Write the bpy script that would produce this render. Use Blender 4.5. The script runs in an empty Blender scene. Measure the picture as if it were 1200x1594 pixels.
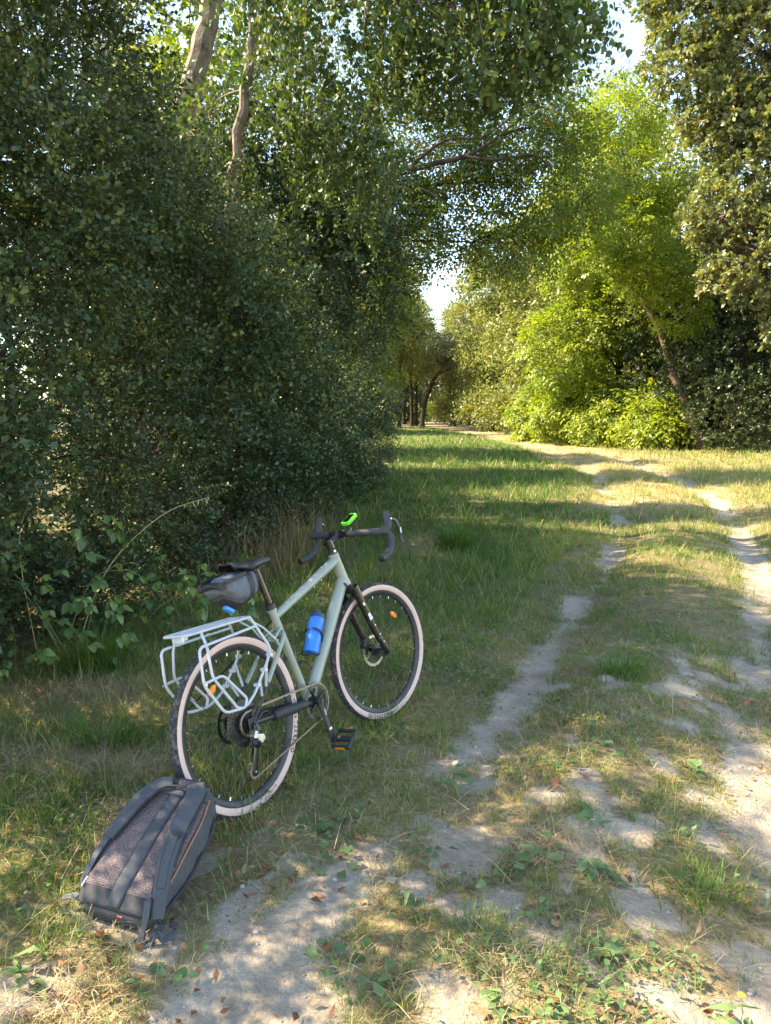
import bpy, bmesh, math, random
import numpy as np
from mathutils import Vector, Matrix

scene = bpy.context.scene
C = scene.collection
rad = math.radians
RNG = np.random.default_rng(11)
random.seed(4)

# ------------------------------------------------------------------ camera, sky, sun, exposure
CAM_H, PITCH, FPX = 1.5572, 0.1346, 1170.8
cam_data = bpy.data.cameras.new('camera')
cam = bpy.data.objects.new('camera', cam_data); C.objects.link(cam)
cam.location = (0, 0, CAM_H)
cam.rotation_euler = (math.pi/2 - PITCH, 0, 0)
cam_data.sensor_fit = 'VERTICAL'; cam_data.sensor_height = 36.0; cam_data.sensor_width = 36.0
cam_data.lens = FPX/1594*36.0
cam_data.clip_start = 0.05; cam_data.clip_end = 3000
scene.camera = cam

SUN_EL = rad(43); SUN_AZ = math.atan2(-1.0, 0.09)     # clockwise from +Y
world = bpy.data.worlds.new('World'); scene.world = world; world.use_nodes = True
wn = world.node_tree.nodes; wl = world.node_tree.links
sky = wn.new('ShaderNodeTexSky'); sky.sky_type = 'NISHITA'; sky.sun_disc = False
sky.sun_elevation = SUN_EL; sky.sun_rotation = SUN_AZ % (2*math.pi)
sky.air_density = 1.0; sky.dust_density = 0.35; sky.ozone_density = 1.8
bg = wn['Background']; bg.inputs['Strength'].default_value = 0.135
wl.new(sky.outputs['Color'], bg.inputs['Color'])
sun_data = bpy.data.lights.new('sun', 'SUN'); sun_data.energy = 4.3; sun_data.angle = rad(0.55)
sun_data.color = (1.0, 0.90, 0.74)
sun = bpy.data.objects.new('sun', sun_data); C.objects.link(sun)
S = Vector((math.sin(SUN_AZ)*math.cos(SUN_EL), math.cos(SUN_AZ)*math.cos(SUN_EL), math.sin(SUN_EL)))
sun.rotation_euler = S.to_track_quat('Z', 'Y').to_euler(); sun.location = S*60

vs = scene.view_settings
vs.view_transform = 'Standard'; vs.look = 'None'; vs.gamma = 1.0; vs.use_curve_mapping = False
vs.exposure = 2.38
vs.use_white_balance = True; vs.white_balance_temperature = 7700; vs.white_balance_tint = 10
scene.render.engine = 'CYCLES'
cy = scene.cycles
cy.use_denoising = True; cy.max_bounces = 8; cy.diffuse_bounces = 4; cy.glossy_bounces = 3
cy.transmission_bounces = 4; cy.transparent_max_bounces = 4; cy.caustics_reflective = False; cy.caustics_refractive = False
cy.sample_clamp_indirect = 6.0

# ------------------------------------------------------------------ materials
MATS = {}
def nodes_of(m):
    m.use_nodes = True
    return m.node_tree.nodes, m.node_tree.links
def mat(name, col, rough=0.5, metal=0.0, var=0.12, scale=40.0, bump=0.0, spec=0.5, coat=0.0, bscale=None, dirt=None):
    """Principled with a noise driven colour variation and optional bump and dirt blotches."""
    m = bpy.data.materials.new(name); n, l = nodes_of(m)
    b = n['Principled BSDF']; b.inputs['Roughness'].default_value = rough; b.inputs['Metallic'].default_value = metal
    b.inputs['Specular IOR Level'].default_value = spec; b.inputs['Coat Weight'].default_value = coat
    tc = n.new('ShaderNodeTexCoord'); nz = n.new('ShaderNodeTexNoise'); nz.inputs['Scale'].default_value = scale
    nz.inputs['Detail'].default_value = 4
    l.new(tc.outputs['Object'], nz.inputs['Vector'])
    rp = n.new('ShaderNodeValToRGB'); l.new(nz.outputs['Fac'], rp.inputs['Fac'])
    c = np.array(col)
    rp.color_ramp.elements[0].position = 0.3; rp.color_ramp.elements[1].position = 0.7
    rp.color_ramp.elements[0].color = (*np.clip(c*(1-var), 0, 1), 1); rp.color_ramp.elements[1].color = (*np.clip(c*(1+var), 0, 1), 1)
    out = rp.outputs['Color']
    if dirt:
        dc, dscale, lo, hi = dirt
        n2 = n.new('ShaderNodeTexNoise'); n2.inputs['Scale'].default_value = dscale; n2.inputs['Detail'].default_value = 6
        l.new(tc.outputs['Object'], n2.inputs['Vector'])
        mr = n.new('ShaderNodeMapRange'); mr.inputs['From Min'].default_value = lo; mr.inputs['From Max'].default_value = hi
        l.new(n2.outputs['Fac'], mr.inputs['Value'])
        mx = n.new('ShaderNodeMix'); mx.data_type = 'RGBA'; l.new(mr.outputs['Result'], mx.inputs['Factor'])
        l.new(out, mx.inputs['A']); mx.inputs['B'].default_value = (*dc, 1); out = mx.outputs['Result']
        ma = n.new('ShaderNodeMapRange'); l.new(mr.outputs['Result'], ma.inputs['Value'])
        ma.inputs['To Min'].default_value = rough; ma.inputs['To Max'].default_value = min(1, rough+0.4)
        l.new(ma.outputs['Result'], b.inputs['Roughness'])
    l.new(out, b.inputs['Base Color'])
    if bump:
        n3 = n.new('ShaderNodeTexNoise'); n3.inputs['Scale'].default_value = bscale or scale*2; n3.inputs['Detail'].default_value = 5
        l.new(tc.outputs['Object'], n3.inputs['Vector'])
        bp = n.new('ShaderNodeBump'); bp.inputs['Strength'].default_value = bump; bp.inputs['Distance'].default_value = 0.01
        l.new(n3.outputs['Fac'], bp.inputs['Height']); l.new(bp.outputs['Normal'], b.inputs['Normal'])
    MATS[name] = m
    return m
def leaf_mat(name, stops, trans=0.4, tcol=(1.5, 1.45, 0.45), rough=0.45, spec=0.4):
    """stops: colours picked by the per-leaf random value; thin leaves also let light through."""
    m = bpy.data.materials.new(name); n, l = nodes_of(m)
    b = n['Principled BSDF']; b.inputs['Roughness'].default_value = rough; b.inputs['Specular IOR Level'].default_value = spec
    at = n.new('ShaderNodeAttribute'); at.attribute_name = 'rnd'
    rp = n.new('ShaderNodeValToRGB'); l.new(at.outputs['Fac'], rp.inputs['Fac'])
    e = rp.color_ramp.elements
    while len(e) < len(stops): e.new(0.5)
    for i, (p, c) in enumerate(stops): e[i].position = p; e[i].color = (*c, 1)
    l.new(rp.outputs['Color'], b.inputs['Base Color'])
    tr = n.new('ShaderNodeBsdfTranslucent')
    mu = n.new('ShaderNodeMix'); mu.data_type = 'RGBA'; mu.blend_type = 'MULTIPLY'; mu.inputs['Factor'].default_value = 1
    l.new(rp.outputs['Color'], mu.inputs['A']); mu.inputs['B'].default_value = (*tcol, 1)
    mu.clamp_result = False
    l.new(mu.outputs['Result'], tr.inputs['Color'])
    ms = n.new('ShaderNodeMixShader'); ms.inputs[0].default_value = trans
    l.new(b.outputs[0], ms.inputs[1]); l.new(tr.outputs[0], ms.inputs[2])
    l.new(ms.outputs[0], n['Material Output'].inputs['Surface'])
    MATS[name] = m
    return m
TWIG = (0.07, 0.05, 0.035)
leaf_mat('leaf_hedge', [(0.0, TWIG), (0.04, TWIG), (0.06, (0.019, 0.044, 0.021)), (0.5, (0.037, 0.075, 0.034)), (0.85, (0.072, 0.122, 0.050)), (1.0, (0.15, 0.18, 0.05))], 0.22, rough=0.5, spec=0.3)
leaf_mat('leaf_poplar', [(0.0, TWIG), (0.04, TWIG), (0.06, (0.032, 0.064, 0.024)), (0.7, (0.065, 0.112, 0.038)), (1.0, (0.15, 0.19, 0.06))], 0.36, rough=0.45, spec=0.3)
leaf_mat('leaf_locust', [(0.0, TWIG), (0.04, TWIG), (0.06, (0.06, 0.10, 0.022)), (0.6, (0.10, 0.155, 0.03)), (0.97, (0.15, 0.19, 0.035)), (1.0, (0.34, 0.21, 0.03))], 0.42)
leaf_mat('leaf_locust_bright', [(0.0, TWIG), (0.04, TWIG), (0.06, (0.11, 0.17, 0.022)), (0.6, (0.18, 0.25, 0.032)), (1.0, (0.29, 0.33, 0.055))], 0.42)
leaf_mat('leaf_oak', [(0.0, TWIG), (0.04, TWIG), (0.06, (0.10, 0.13, 0.05)), (0.6, (0.18, 0.21, 0.088)), (0.95, (0.28, 0.29, 0.14)), (1.0, (0.26, 0.19, 0.06))], 0.3, rough=0.4, spec=0.5)
leaf_mat('leaf_wood', [(0.0, TWIG), (0.04, TWIG), (0.06, (0.09, 0.125, 0.035)), (0.6, (0.18, 0.205, 0.065)), (0.95, (0.28, 0.28, 0.11)), (1.0, (0.30, 0.19, 0.06))], 0.33)
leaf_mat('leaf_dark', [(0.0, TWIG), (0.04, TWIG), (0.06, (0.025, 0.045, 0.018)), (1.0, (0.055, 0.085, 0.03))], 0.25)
leaf_mat('leaf_willow', [(0.0, TWIG), (0.04, TWIG), (0.06, (0.15, 0.17, 0.09)), (0.9, (0.24, 0.25, 0.15)), (1.0, (0.42, 0.24, 0.07))], 0.3)
leaf_mat('leaf_bramble', [(0.0, (0.07, 0.13, 0.04)), (0.6, (0.11, 0.20, 0.06)), (1.0, (0.17, 0.24, 0.07))], 0.3, rough=0.4, spec=0.5)
leaf_mat('leaf_weed', [(0.0, (0.07, 0.13, 0.05)), (0.6, (0.11, 0.19, 0.07)), (1.0, (0.19, 0.25, 0.11))], 0.3, rough=0.5)
leaf_mat('grass_blades', [(0.0, (0.06, 0.13, 0.025)), (0.3, (0.115, 0.21, 0.042)), (0.55, (0.20, 0.24, 0.068)), (0.78, (0.36, 0.30, 0.13)), (1.0, (0.52, 0.42, 0.24))], 0.38, tcol=(1.35, 1.35, 0.6), rough=0.55, spec=0.3)
leaf_mat('dry_grass', [(0.0, (0.20, 0.15, 0.08)), (0.5, (0.38, 0.30, 0.17)), (1.0, (0.55, 0.44, 0.28))], 0.2, tcol=(1.1, 1, 0.8), rough=0.7, spec=0.2)
leaf_mat('dead_leaf', [(0.0, (0.11, 0.05, 0.025)), (0.5, (0.27, 0.12, 0.06)), (1.0, (0.42, 0.24, 0.14))], 0.15, tcol=(1.2, 1, 0.7), rough=0.7, spec=0.2)
leaf_mat('dead_stalk', [(0.0, (0.10, 0.06, 0.04)), (0.5, (0.21, 0.13, 0.08)), (1.0, (0.34, 0.24, 0.14))], 0.1, rough=0.8, spec=0.2)
mat('bark_pale', (0.18, 0.15, 0.115), 0.9, var=0.5, scale=9, bump=0.9, bscale=26, spec=0.2)
mat('bark_brown', (0.13, 0.095, 0.065), 0.9, var=0.5, scale=8, bump=1.0, bscale=20, spec=0.2)
mat('bark_dark', (0.045, 0.035, 0.027), 0.95, var=0.4, scale=6, bump=0.8, bscale=16, spec=0.1)
mat('stone', (0.34, 0.295, 0.24), 0.9, var=0.25, scale=30, bump=0.6, bscale=80, spec=0.2)
mat('pebble', (0.36, 0.32, 0.27), 0.9, var=0.35, scale=22, bump=0.2, spec=0.2)

# ------------------------------------------------------------------ mesh helpers
def link(o, parent=None):
    C.objects.link(o)
    if parent is not None: o.parent = parent
    return o
def tag(o, label=None, cat=None, group=None, kind=None):
    if label: o['label'] = label
    if cat: o['category'] = cat
    if group: o['group'] = group
    if kind: o['kind'] = kind
    return o
def empty(name, loc=(0, 0, 0)):
    o = bpy.data.objects.new(name, None); o.location = loc; o.empty_display_size = 0.1
    return link(o)
def np_mesh(name, V, F, material, parent=None, attrs=None, smooth=False):
    """V (n,3), F (m,k) with constant k."""
    V = np.ascontiguousarray(V, dtype=np.float32); F = np.ascontiguousarray(F, dtype=np.int32)
    m = bpy.data.meshes.new(name)
    m.vertices.add(len(V)); m.vertices.foreach_set('co', V.ravel())
    k = F.shape[1]
    m.loops.add(F.size); m.loops.foreach_set('vertex_index', F.ravel())
    m.polygons.add(len(F)); m.polygons.foreach_set('loop_start', np.arange(0, F.size, k, dtype=np.int32))
    if smooth: m.polygons.foreach_set('use_smooth', np.ones(len(F), dtype=bool))
    m.update(calc_edges=True)
    for an, av in (attrs or {}).items():
        a = m.attributes.new(an, 'FLOAT', 'POINT'); a.data.foreach_set('value', np.ascontiguousarray(av, dtype=np.float32))
    m.materials.append(MATS[material] if isinstance(material, str) else material)
    return link(bpy.data.objects.new(name, m), parent)

class Geo:
    """collects simple shapes; build() links them as one mesh object"""
    def __init__(self): self.v = []; self.f = []
    def add(self, V, F):
        o = len(self.v); self.v += [tuple(map(float, p)) for p in V]; self.f += [tuple(int(i)+o for i in q) for q in F]
        return self
    def box(self, c, s, R=None):
        hx, hy, hz = s[0]/2, s[1]/2, s[2]/2
        P = [Vector((x, y, z)) for x in (-hx, hx) for y in (-hy, hy) for z in (-hz, hz)]
        if R is not None: P = [R @ p for p in P]
        P = [p+Vector(c) for p in P]
        return self.add(P, [(0, 1, 3, 2), (4, 6, 7, 5), (0, 4, 5, 1), (2, 3, 7, 6), (0, 2, 6, 4), (1, 5, 7, 3)])
    def tube(self, pts, r, seg=8, cap=True, closed=False, flat=1.0, up=None):
        """r: number or list; flat squashes the section along the second frame axis"""
        P = [Vector(p) for p in pts]; n = len(P)
        rs = list(r) if hasattr(r, '__len__') else [r]*n
        T = []
        for i in range(n):
            if closed: t = P[(i+1) % n]-P[i-1]
            else: t = P[min(i+1, n-1)]-P[max(i-1, 0)]
            T.append(t.normalized() if t.length > 1e-9 else Vector((0, 0, 1)))
        u = Vector(up) if up is not None else (Vector((0, 0, 1)) if abs(T[0].z) < 0.9 else Vector((1, 0, 0)))
        V = []; 
        for i in range(n):
            a = (u-T[i]*u.dot(T[i]))
            a = a.normalized() if a.length > 1e-6 else T[i].orthogonal().normalized()
            u = a if up is None else Vector(up)
            b = T[i].cross(a)
            for k in range(seg):
                an = 2*math.pi*k/seg
                V.append(P[i]+a*(math.cos(an)*rs[i])+b*(math.sin(an)*rs[i]*flat))
        F = []
        for i in range(n if closed else n-1):
            j = (i+1) % n
            for k in range(seg):
                F.append((i*seg+k, i*seg+(k+1) % seg, j*seg+(k+1) % seg, j*seg+k))
        if cap and not closed:
            F.append(tuple(range(seg-1, -1, -1))); F.append(tuple((n-1)*seg+k for k in range(seg)))
        return self.add(V, F)
    def lathe(self, prof, seg=24, axis='z', closed=False, M=None):
        """prof: (radius, height) list, turned about z (or mapped to y)"""
        V = []; n = len(prof)
        for (r, h) in prof:
            for k in range(seg):
                a = 2*math.pi*k/seg
                p = (r*math.cos(a), r*math.sin(a), h) if axis == 'z' else (r*math.cos(a), h, r*math.sin(a))
                V.append(Vector(p) if M is None else M @ Vector(p))
        F = []
        for i in range(n if closed else n-1):
            j = (i+1) % n
            for k in range(seg):
                F.append((i*seg+k, i*seg+(k+1) % seg, j*seg+(k+1) % seg, j*seg+k))
        if not closed:
            if prof[0][0] > 1e-6: F.append(tuple(range(seg)))
            if prof[-1][0] > 1e-6: F.append(tuple((n-1)*seg+k for k in range(seg)))
        return self.add(V, F)
    def xform(self, fn):
        self.v = [tuple(fn(Vector(p))) for p in self.v]; return self
    def build(self, name, material, parent=None, smooth=True, bevel=0.0):
        m = bpy.data.meshes.new(name); m.from_pydata(self.v, [], self.f)
        bm = bmesh.new(); bm.from_mesh(m); bmesh.ops.recalc_face_normals(bm, faces=bm.faces); bm.to_mesh(m); bm.free()
        if smooth:
            m.polygons.foreach_set('use_smooth', np.ones(len(m.polygons), dtype=bool))
        m.materials.append(MATS[material] if isinstance(material, str) else material)
        o = link(bpy.data.objects.new(name, m), parent)
        if smooth:
            m.set_sharp_from_angle(angle=rad(38))
        if bevel:
            b = o.modifiers.new('bevel', 'BEVEL'); b.width = bevel; b.segments = 2; b.limit_method = 'ANGLE'
        return o
def smooth_path(pts, n=6, closed=False):
    """Catmull-Rom through pts"""
    P = [np.array(p, float) for p in pts]; out = []
    m = len(P)
    rng = range(m) if closed else range(m-1)
    for i in rng:
        if closed: p0, p1, p2, p3 = P[i-1], P[i], P[(i+1) % m], P[(i+2) % m]
        else: p0, p1, p2, p3 = P[max(i-1, 0)], P[i], P[i+1], P[min(i+2, m-1)]
        for k in range(n):
            t = k/n
            out.append(0.5*((2*p1)+(-p0+p2)*t+(2*p0-5*p1+4*p2-p3)*t*t+(-p0+3*p1-3*p2+p3)*t**3))
    if not closed: out.append(P[-1])
    return [tuple(q) for q in out]
def bent(pts, r=0.03, n=5, closed=False):
    """polyline with rounded corners of radius about r"""
    P = [np.array(p, float) for p in pts]; out = []; m = len(P)
    for i in range(m):
        if not closed and i in (0, m-1): out.append(tuple(P[i])); continue
        a, b, c = P[i-1], P[i], P[(i+1) % m]
        d1 = a-b; d2 = c-b; l1 = np.linalg.norm(d1); l2 = np.linalg.norm(d2)
        rr = min(r, l1*0.45, l2*0.45); p = b+d1/l1*rr; q = b+d2/l2*rr
        for k in range(n+1):
            t = k/n; out.append(tuple((1-t)**2*p+2*t*(1-t)*b+t*t*q))
    return out
# numpy value noise
def _hash(ix, iy, iz=0):
    h = (ix.astype(np.int64)*374761393+iy.astype(np.int64)*668265263+np.asarray(iz).astype(np.int64)*2147483647) & 0x7fffffff
    h = ((h ^ (h >> 13))*1274126177) & 0x7fffffff
    return ((h ^ (h >> 16)) & 0xffff)/65535.0
def vnoise(x, y, z=None):
    x = np.asarray(x, float); y = np.asarray(y, float)
    ix, iy = np.floor(x), np.floor(y); fx, fy = x-ix, y-iy
    fx = fx*fx*(3-2*fx); fy = fy*fy*(3-2*fy)
    if z is None:
        a, b = _hash(ix, iy), _hash(ix+1, iy); c, d = _hash(ix, iy+1), _hash(ix+1, iy+1)
        return (a*(1-fx)+b*fx)*(1-fy)+(c*(1-fx)+d*fx)*fy
    z = np.asarray(z, float); iz = np.floor(z); fz = z-iz; fz = fz*fz*(3-2*fz)
    def lay(k):
        a, b = _hash(ix, iy, k), _hash(ix+1, iy, k); c, d = _hash(ix, iy+1, k), _hash(ix+1, iy+1, k)
        return (a*(1-fx)+b*fx)*(1-fy)+(c*(1-fx)+d*fx)*fy
    return lay(iz)*(1-fz)+lay(iz+1)*fz
def fbm(x, y, o=4):
    s = 0; a = 0.5; t = 0
    for k in range(o):
        s = s+a*vnoise(x*2**k+17*k, y*2**k-9*k); t += a; a *= 0.5
    return s/t
def sstep(a, b, x):
    t = np.clip((np.asarray(x, float)-a)/(b-a), 0, 1); return t*t*(3-2*t)

# ------------------------------------------------------------------ the ground and the track
LY = [-30, 0, 1.73, 2.22, 2.77, 3.21, 4.29, 6.15, 8.57, 11.3, 18.2, 30.3, 45.4, 64.7, 85, 140]
LX = [-6, -1.15, -0.50, -0.22, 0.02, 0.35, 0.86, 1.62, 2.66, 3.6, 5.15, 6.4, 6.3, 5.0, 4.0, -2]
RY = [-30, 0, 2.5, 3.1, 4.0, 5.2, 7.2, 13, 16.5, 26, 45, 65, 85, 140]
RX = [-4, 0.75, 1.42, 1.64, 2.04, 2.72, 3.7, 5.85, 6.6, 7.9, 7.9, 6.6, 5.5, -0.5]
def dL(x, y): return (x-np.interp(y, LY, LX))*0.88
def dR(x, y): return (x-np.interp(y, RY, RX))*0.88
BIKE_POS = (-0.5081, 2.7695)
def height(x, y):
    x = np.asarray(x, float); y = np.asarray(y, float)
    l, r = dL(x, y), dR(x, y)
    z = 0.05*(fbm(x*0.7, y*0.7, 3)-0.5)+0.035*(fbm(x*3.1+5, y*3.1, 3)-0.5)
    near = sstep(60, 20, y)
    z = z+0.016*(fbm(x*11+2, y*11, 2)-0.5)*sstep(9, 4, y)
    z = z-0.055*np.exp(-(l/0.24)**2)*near-0.075*np.exp(-(r/0.26)**2)*near
    z = z+0.03*np.exp(-((l-0.62)/0.35)**2)*near
    # verge rises a little with distance, on the hedge side of the track
    verge = sstep(-0.4, -2.5, l)
    z = z+verge*(0.17*sstep(10, 45, y)-0.15*sstep(60, 90, y))
    z = z+0.25*sstep(2.5, 6, r)*sstep(12, 25, y)
    # firm level place under the bicycle and the pack
    d = np.hypot((x+0.36)*1.0, (y-2.95)*0.75)
    w = sstep(1.15, 0.55, d)
    far = sstep(90, 160, np.hypot(x, y))
    return z*(1-w)*(1-far)
def soil_mask(x, y):
    x = np.asarray(x, float); y = np.asarray(y, float)
    l, r = dL(x, y), dR(x, y)
    n1 = fbm(x*1.6+3, y*1.1+1, 3); n2 = fbm(x*6+9, y*5, 3)
    n3 = fbm(x*2.1+50, y*1.0+20, 3); n4 = fbm(x*9+3, y*7+8, 2)
    wl = 0.12+0.05*sstep(3.0, 2.0, y)+0.02*sstep(7, 14, y)
    brk = sstep(0.38, 0.58, n3)
    gapL = 1-0.8*np.exp(-((y-2.78)/0.38)**2)-0.45*np.exp(-((y-5.4)/0.5)**2)-0.4*np.exp(-((y-7.2)/0.4)**2)
    a = np.exp(-(l/wl)**2)*(0.3+0.75*brk)*sstep(34, 16, y)*gapL
    b = np.exp(-((r+0.02)/0.16)**2)*(0.4+0.65*brk)*sstep(34, 16, y)
    inn = sstep(-0.35, 0.1, l)*sstep(0.35, -0.1, r)
    c = inn*sstep(0.50, 0.64, n1*0.3+n2*0.4+n4*0.35)*sstep(6, 2.8, y)*0.8
    d = sstep(0.52, 0.66, n1*0.3+n2*0.4+n4*0.35)*sstep(-1.3, -0.3, l)*sstep(0.5, -0.2, l)*sstep(3.4, 2.2, y)*0.8
    e = np.exp(-((x+0.30)/0.24)**2-((y-1.75)/0.42)**2)*1.0          # bare pan in front of the pack
    s = np.maximum.reduce([a, b, c, d, e])+0.5*(n2-0.5)+0.3*(n4-0.5)
    return np.clip(s, 0, 1)*sstep(-0.9, -0.25, np.minimum(l+0.55, 1))
def dry_mask(x, y):
    x = np.asarray(x, float); y = np.asarray(y, float)
    l, r = dL(x, y), dR(x, y)
    n = fbm(x*0.9+31, y*0.7+7, 3)
    tr = sstep(-0.9, 0.1, l)*sstep(1.2, 0.1, r)
    far = sstep(14, 28, y)
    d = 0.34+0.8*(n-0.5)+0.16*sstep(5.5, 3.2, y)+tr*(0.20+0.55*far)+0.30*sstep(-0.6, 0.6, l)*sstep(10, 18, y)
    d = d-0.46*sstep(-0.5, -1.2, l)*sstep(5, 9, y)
    hay = np.exp(-((x+1.42)/0.34)**2-((y-3.14)/0.13)**2)+np.exp(-((x+1.63)/0.30)**2-((y-3.95)/0.16)**2)
    hay = hay+np.exp(-((x-0.42)/0.3)**2-((y-8.7)/0.9)**2)*0.8+np.exp(-((x+1.03)/0.12)**2-((y-3.04)/0.09)**2)*0.8
    return np.clip(d+0.8*hay, 0, 1)
def hay_mask(x, y):
    return np.exp(-((x+1.42)/0.34)**2-((y-3.14)/0.13)**2)+0.8*np.exp(-((x+1.63)/0.30)**2-((y-3.95)/0.16)**2)+0.8*np.exp(-((x-0.42)/0.3)**2-((y-8.7)/0.9)**2)+np.exp(-((x+1.03)/0.11)**2-((y-3.04)/0.08)**2)+np.exp(-((x+0.88)/0.10)**2-((y-2.72)/0.08)**2)

def ground_material():
    m = bpy.data.materials.new('ground_soil'); n, l = nodes_of(m)
    b = n['Principled BSDF']; b.inputs['Roughness'].default_value = 0.95; b.inputs['Specular IOR Level'].default_value = 0.15
    geo = n.new('ShaderNodeNewGeometry')
    def noise(s, d=6, r=0.6):
        q = n.new('ShaderNodeTexNoise'); q.inputs['Scale'].default_value = s; q.inputs['Detail'].default_value = d; q.inputs['Roughness'].default_value = r
        l.new(geo.outputs['Position'], q.inputs['Vector']); return q
    def ramp(src, stops):
        q = n.new('ShaderNodeValToRGB'); l.new(src, q.inputs['Fac']); e = q.color_ramp.elements
        while len(e) < len(stops): e.new(0.5)
        for i, (p, c) in enumerate(stops): e[i].position = p; e[i].color = (*c, 1)
        return q
    def attr(a):
        q = n.new('ShaderNodeAttribute'); q.attribute_name = a; return q.outputs['Fac']
    def mix(f, a, c):
        q = n.new('ShaderNodeMix'); q.data_type = 'RGBA'; l.new(f, q.inputs['Factor']); l.new(a, q.inputs['A']); l.new(c, q.inputs['B']); return q.outputs['Result']
    nm = n.new('ShaderNodeMix'); nm.inputs['Factor'].default_value = 0.45; l.new(noise(7).outputs['Fac'], nm.inputs['A']); l.new(noise(85, 8, 0.8).outputs['Fac'], nm.inputs['B'])
    soil = ramp(nm.outputs['Result'], [(0.30, (0.20, 0.155, 0.105)), (0.48, (0.345, 0.285, 0.215)), (0.70, (0.50, 0.435, 0.345))])
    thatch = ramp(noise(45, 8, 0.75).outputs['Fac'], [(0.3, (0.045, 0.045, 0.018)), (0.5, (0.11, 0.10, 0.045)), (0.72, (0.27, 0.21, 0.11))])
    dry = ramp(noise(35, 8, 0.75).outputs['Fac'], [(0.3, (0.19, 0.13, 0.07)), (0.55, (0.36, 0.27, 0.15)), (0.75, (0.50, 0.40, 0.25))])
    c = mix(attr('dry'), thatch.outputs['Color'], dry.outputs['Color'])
    # ragged edge between the bare soil and the thatch
    e = n.new('ShaderNodeMath'); e.operation = 'MULTIPLY_ADD'; l.new(noise(28, 6, 0.7).outputs['Fac'], e.inputs[0]); e.inputs[1].default_value = 0.7; 
    l.new(attr('soil'), e.inputs[2])
    f = n.new('ShaderNodeMapRange'); l.new(e.outputs[0], f.inputs['Value']); f.inputs['From Min'].default_value = 0.55; f.inputs['From Max'].default_value = 0.85
    c = mix(f.outputs['Result'], c, soil.outputs['Color'])
    l.new(c, b.inputs['Base Color'])
    vor = n.new('ShaderNodeTexVoronoi'); vor.inputs['Scale'].default_value = 42; l.new(geo.outputs['Position'], vor.inputs['Vector'])
    h = n.new('ShaderNodeMath'); h.operation = 'MULTIPLY_ADD'; l.new(vor.outputs['Distance'], h.inputs[0]); h.inputs[1].default_value = -0.5
    l.new(noise(60, 10, 0.7).outputs['Fac'], h.inputs[2])
    bp = n.new('ShaderNodeBump'); bp.inputs['Strength'].default_value = 0.8; bp.inputs['Distance'].default_value = 0.02
    l.new(h.outputs[0], bp.inputs['Height']); l.new(bp.outputs['Normal'], b.inputs['Normal'])
    MATS['ground_soil'] = m
ground_material()
def grid_lines(parts):
    out = []
    for a, b, s in parts:
        k = max(1, int(round((b-a)/s))); out += list(a+(b-a)*np.arange(k)/k)
    out.append(parts[-1][1]); return np.array(out)
def build_ground():
    ys = grid_lines([(-900, -100, 200), (-100, -12, 11), (-12, 1.0, 0.5), (1.0, 5.5, 0.035), (5.5, 9, 0.07), (9, 20, 0.2), (20, 80, 0.7), (80, 200, 10), (200, 1400, 200)])
    xs = grid_lines([(-1200, -200, 200), (-200, -20, 15), (-20, -4, 0.6), (-4, -2.2, 0.12), (-2.2, 2.8, 0.035), (2.8, 5, 0.08), (5, 12, 0.2), (12, 30, 0.9), (30, 200, 15), (200, 1200, 200)])
    X, Y = np.meshgrid(xs, ys); Z = height(X, Y)
    nx, ny = len(xs), len(ys)
    V = np.stack([X, Y, Z], -1).reshape(-1, 3)
    i = np.arange(nx*ny).reshape(ny, nx)
    F = np.stack([i[:-1, :-1], i[:-1, 1:], i[1:, 1:], i[1:, :-1]], -1).reshape(-1, 4)
    cx = V[F].mean(1)
    on = (dL(cx[:, 0], cx[:, 1]) > -0.42) & (dR(cx[:, 0], cx[:, 1]) < 0.45) & (cx[:, 1] > -25) & (cx[:, 1] < 120)
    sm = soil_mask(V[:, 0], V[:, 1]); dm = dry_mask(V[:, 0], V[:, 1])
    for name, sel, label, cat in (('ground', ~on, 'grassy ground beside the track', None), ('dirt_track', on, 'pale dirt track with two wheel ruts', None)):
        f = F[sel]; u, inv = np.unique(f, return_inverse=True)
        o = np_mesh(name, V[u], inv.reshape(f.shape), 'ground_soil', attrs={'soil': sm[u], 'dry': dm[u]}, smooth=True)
        tag(o, label, None, None, 'structure')
build_ground()

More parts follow.
